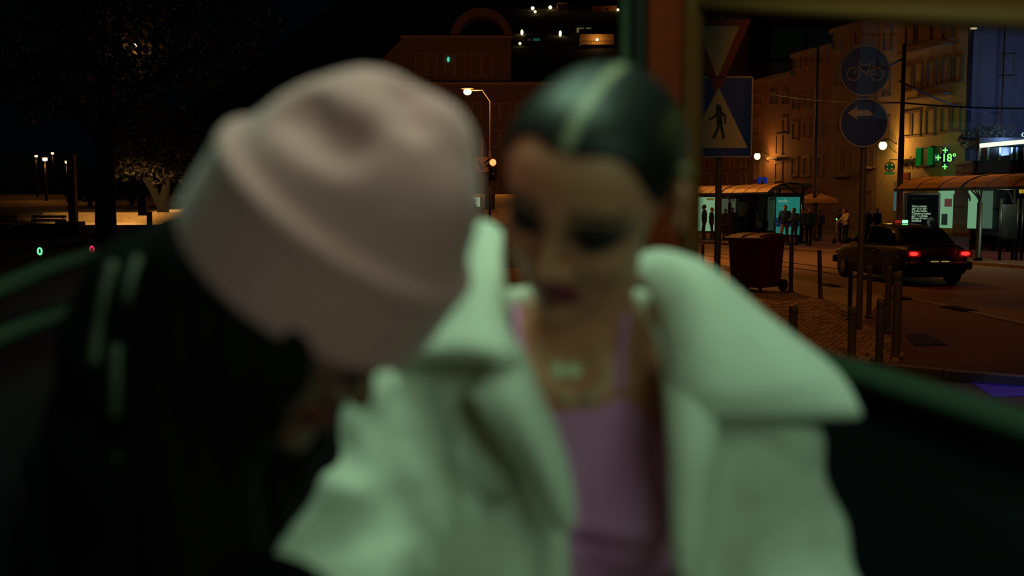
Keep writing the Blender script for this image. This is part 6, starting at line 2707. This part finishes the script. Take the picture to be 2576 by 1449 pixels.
def hill_house(px, py, wpx, hpx, lab, lit, wallc=(180, 140, 90)):
    p = on_hill(px, py)
    k = p[1] / FPX
    w, h = wpx * k, hpx * k
    t = thing('hill_house', lab, 'house', (p[0], p[1] - 1.5, p[2] - h / 2))
    b = MB()
    b.box((0, 2.0, h / 2), (w, 4.0, h))
    b.build('wall', mat('hill_wall_%d' % wallc[1], wallc, 0.85), t)
    b = MB()
    b.add([(-w / 2 - .2, -.2, h), (w / 2 + .2, -.2, h), (w / 2 + .2, 4.2, h), (-w / 2 - .2, 4.2, h), (-w / 2, 2, h * 1.35), (w / 2, 2, h * 1.35)], [(0, 1, 5, 4), (2, 3, 4, 5), (0, 4, 3), (1, 2, 5), (3, 2, 1, 0)])
    b.build('roof', mat('dark_roof_tile'), t)
    for (fx, fz, fw, fh, m_) in lit:
        b = MB()
        b.box((fx * w, -0.03, fz * h), (fw * w, 0.06, fh * h))
        b.build('window', m_, t)
    return t, p, k


dimw = emit('dim_window', (150, 135, 90), 0.35)
dimt = emit('teal_window')
hill_house(1470, 82, 46, 30, 'hill house with a bright divided window', [(-.25, .62, .36, .38, dimw), (.20, .62, .28, .38, dimw), (.2, .22, .3, .22, dimw)], (70, 60, 50))
t, p, k = hill_house(1500, 112, 84, 46, 'hill house with a lamp lit terrace', [(-.2, .2, .12, .3, panem), (.15, .2, .12, .3, panem)])
b = MB()
b.box((0, -1.2, 15 * k), (80 * k, 2.4, 0.4))
b.build('terrace', mat('hill_wall_140'), t)
b = MB()
for i in range(14):
    b.box((-38 * k + i * 5.8 * k, -2.3, 15 * k + 0.6), (0.12, 0.1, 1.0))
b.box((0, -2.3, 15 * k + 1.1), (78 * k, 0.12, 0.1))
b.build('terrace_railing', railm, t)
b = MB()
b.sphere((0, -1.0, 31 * k), 3.2 * k, 12, 8)
b.build('bulb', bulb, t, True)
light('POINT', 'terrace_light', (p[0], p[1] - 3.4, p[2] + 8 * k), 170, (1, .5, .14), 0.4)
hill_house(1414, 22, 24, 18, 'little gabled hill house under a pale lamp', [(.1, .4, .2, .4, panem)], (190, 110, 70))
light('POINT', 'gable_light', tuple(on_hill(1408, 18) + np.array([0, -6, 2])), 120, (1, .5, .16), 0.4)
hill_house(1520, 24, 60, 14, 'low brown hill house near the green grab tube', [(.1, .4, .1, .4, panem)], (150, 90, 60))
light('POINT', 'gable_light', tuple(on_hill(1540, 22) + np.array([0, -7, 3])), 110, (1, .45, .12), 0.4)
hill_house(1345, 102, 44, 16, 'hill house with dim teal windows by the arched roof', [(.1, .5, .4, .4, dimt), (-.3, .5, .2, .4, emit('grey_window', (60, 60, 54), 0.2))], (60, 54, 50))
# dark shrub on the terrace before the blue wall
c = F3.pt(F3.sz(2500, 350)[0], 0, -1.5)
zc_ = F3.sz(2500, 345)[1]
tree((c[0], c[1], 0.0), 'dark shrub in front of the blue lit wall above the light tube', [([(c[0], c[1], 0), (c[0], c[1], zc_ * .5), (c[0], c[1], zc_)], [.15, .12, .06])], [((c[0] + .2, c[1], zc_), (1.6, 1.0, 0.75))], 1500, 0.10, 41)

# shop house on the near left, out of the frame: what the side pane mirrors
t = thing('shop_house', 'shop house with lit upper windows left of the tuk-tuk, mirrored in its side pane', 'building', (-15.5, 14.5, 0), math.radians(48))
b = MB()
b.box((0, 3.0, 4.5), (15, 6, 9))
b.build('wall', mat('shop_house_wall', (60, 56, 50), 0.85, bump=0.2, scale=3), t)
b = MB()
b.box((0, 2.9, 9.1), (15.6, 6.8, 0.2))
b.build('roof', mat('shop_house_roof', (40, 40, 42), 0.7), t)
for i, (x, w, z0, z1, c) in enumerate(((-5.6, 1.6, 2.2, 5.6, (60, 76, 64)), (-3.2, .9, 3.4, 6.6, (66, 80, 70)), (-1.2, 1.2, 2.4, 4.4, (120, 140, 130)), (.8, .7, 4.4, 6.4, (60, 110, 120)), (2.2, 1.4, 2.2, 6.2, (50, 64, 52)), (4.6, 1.0, 3.0, 5.0, (110, 80, 50)), (6.3, .9, 2.4, 6.6, (64, 76, 66)))):
    b = MB()
    b.box((x, -0.02, (z0 + z1) / 2), (w, 0.06, z1 - z0))
    f = b.build('window', emit('shop_window_%d' % i, c, 0.36, False), t)
    b = MB()
    for k in range(3):
        b.box((x, -0.07, z0 + (z1 - z0) * (k + .5) / 3), (w, 0.05, 0.05))
    b.box((x, -0.07, (z0 + z1) / 2), (0.05, 0.05, z1 - z0))
    b.build('sash', mat('shop_sash', (20, 20, 20), 0.6), f)
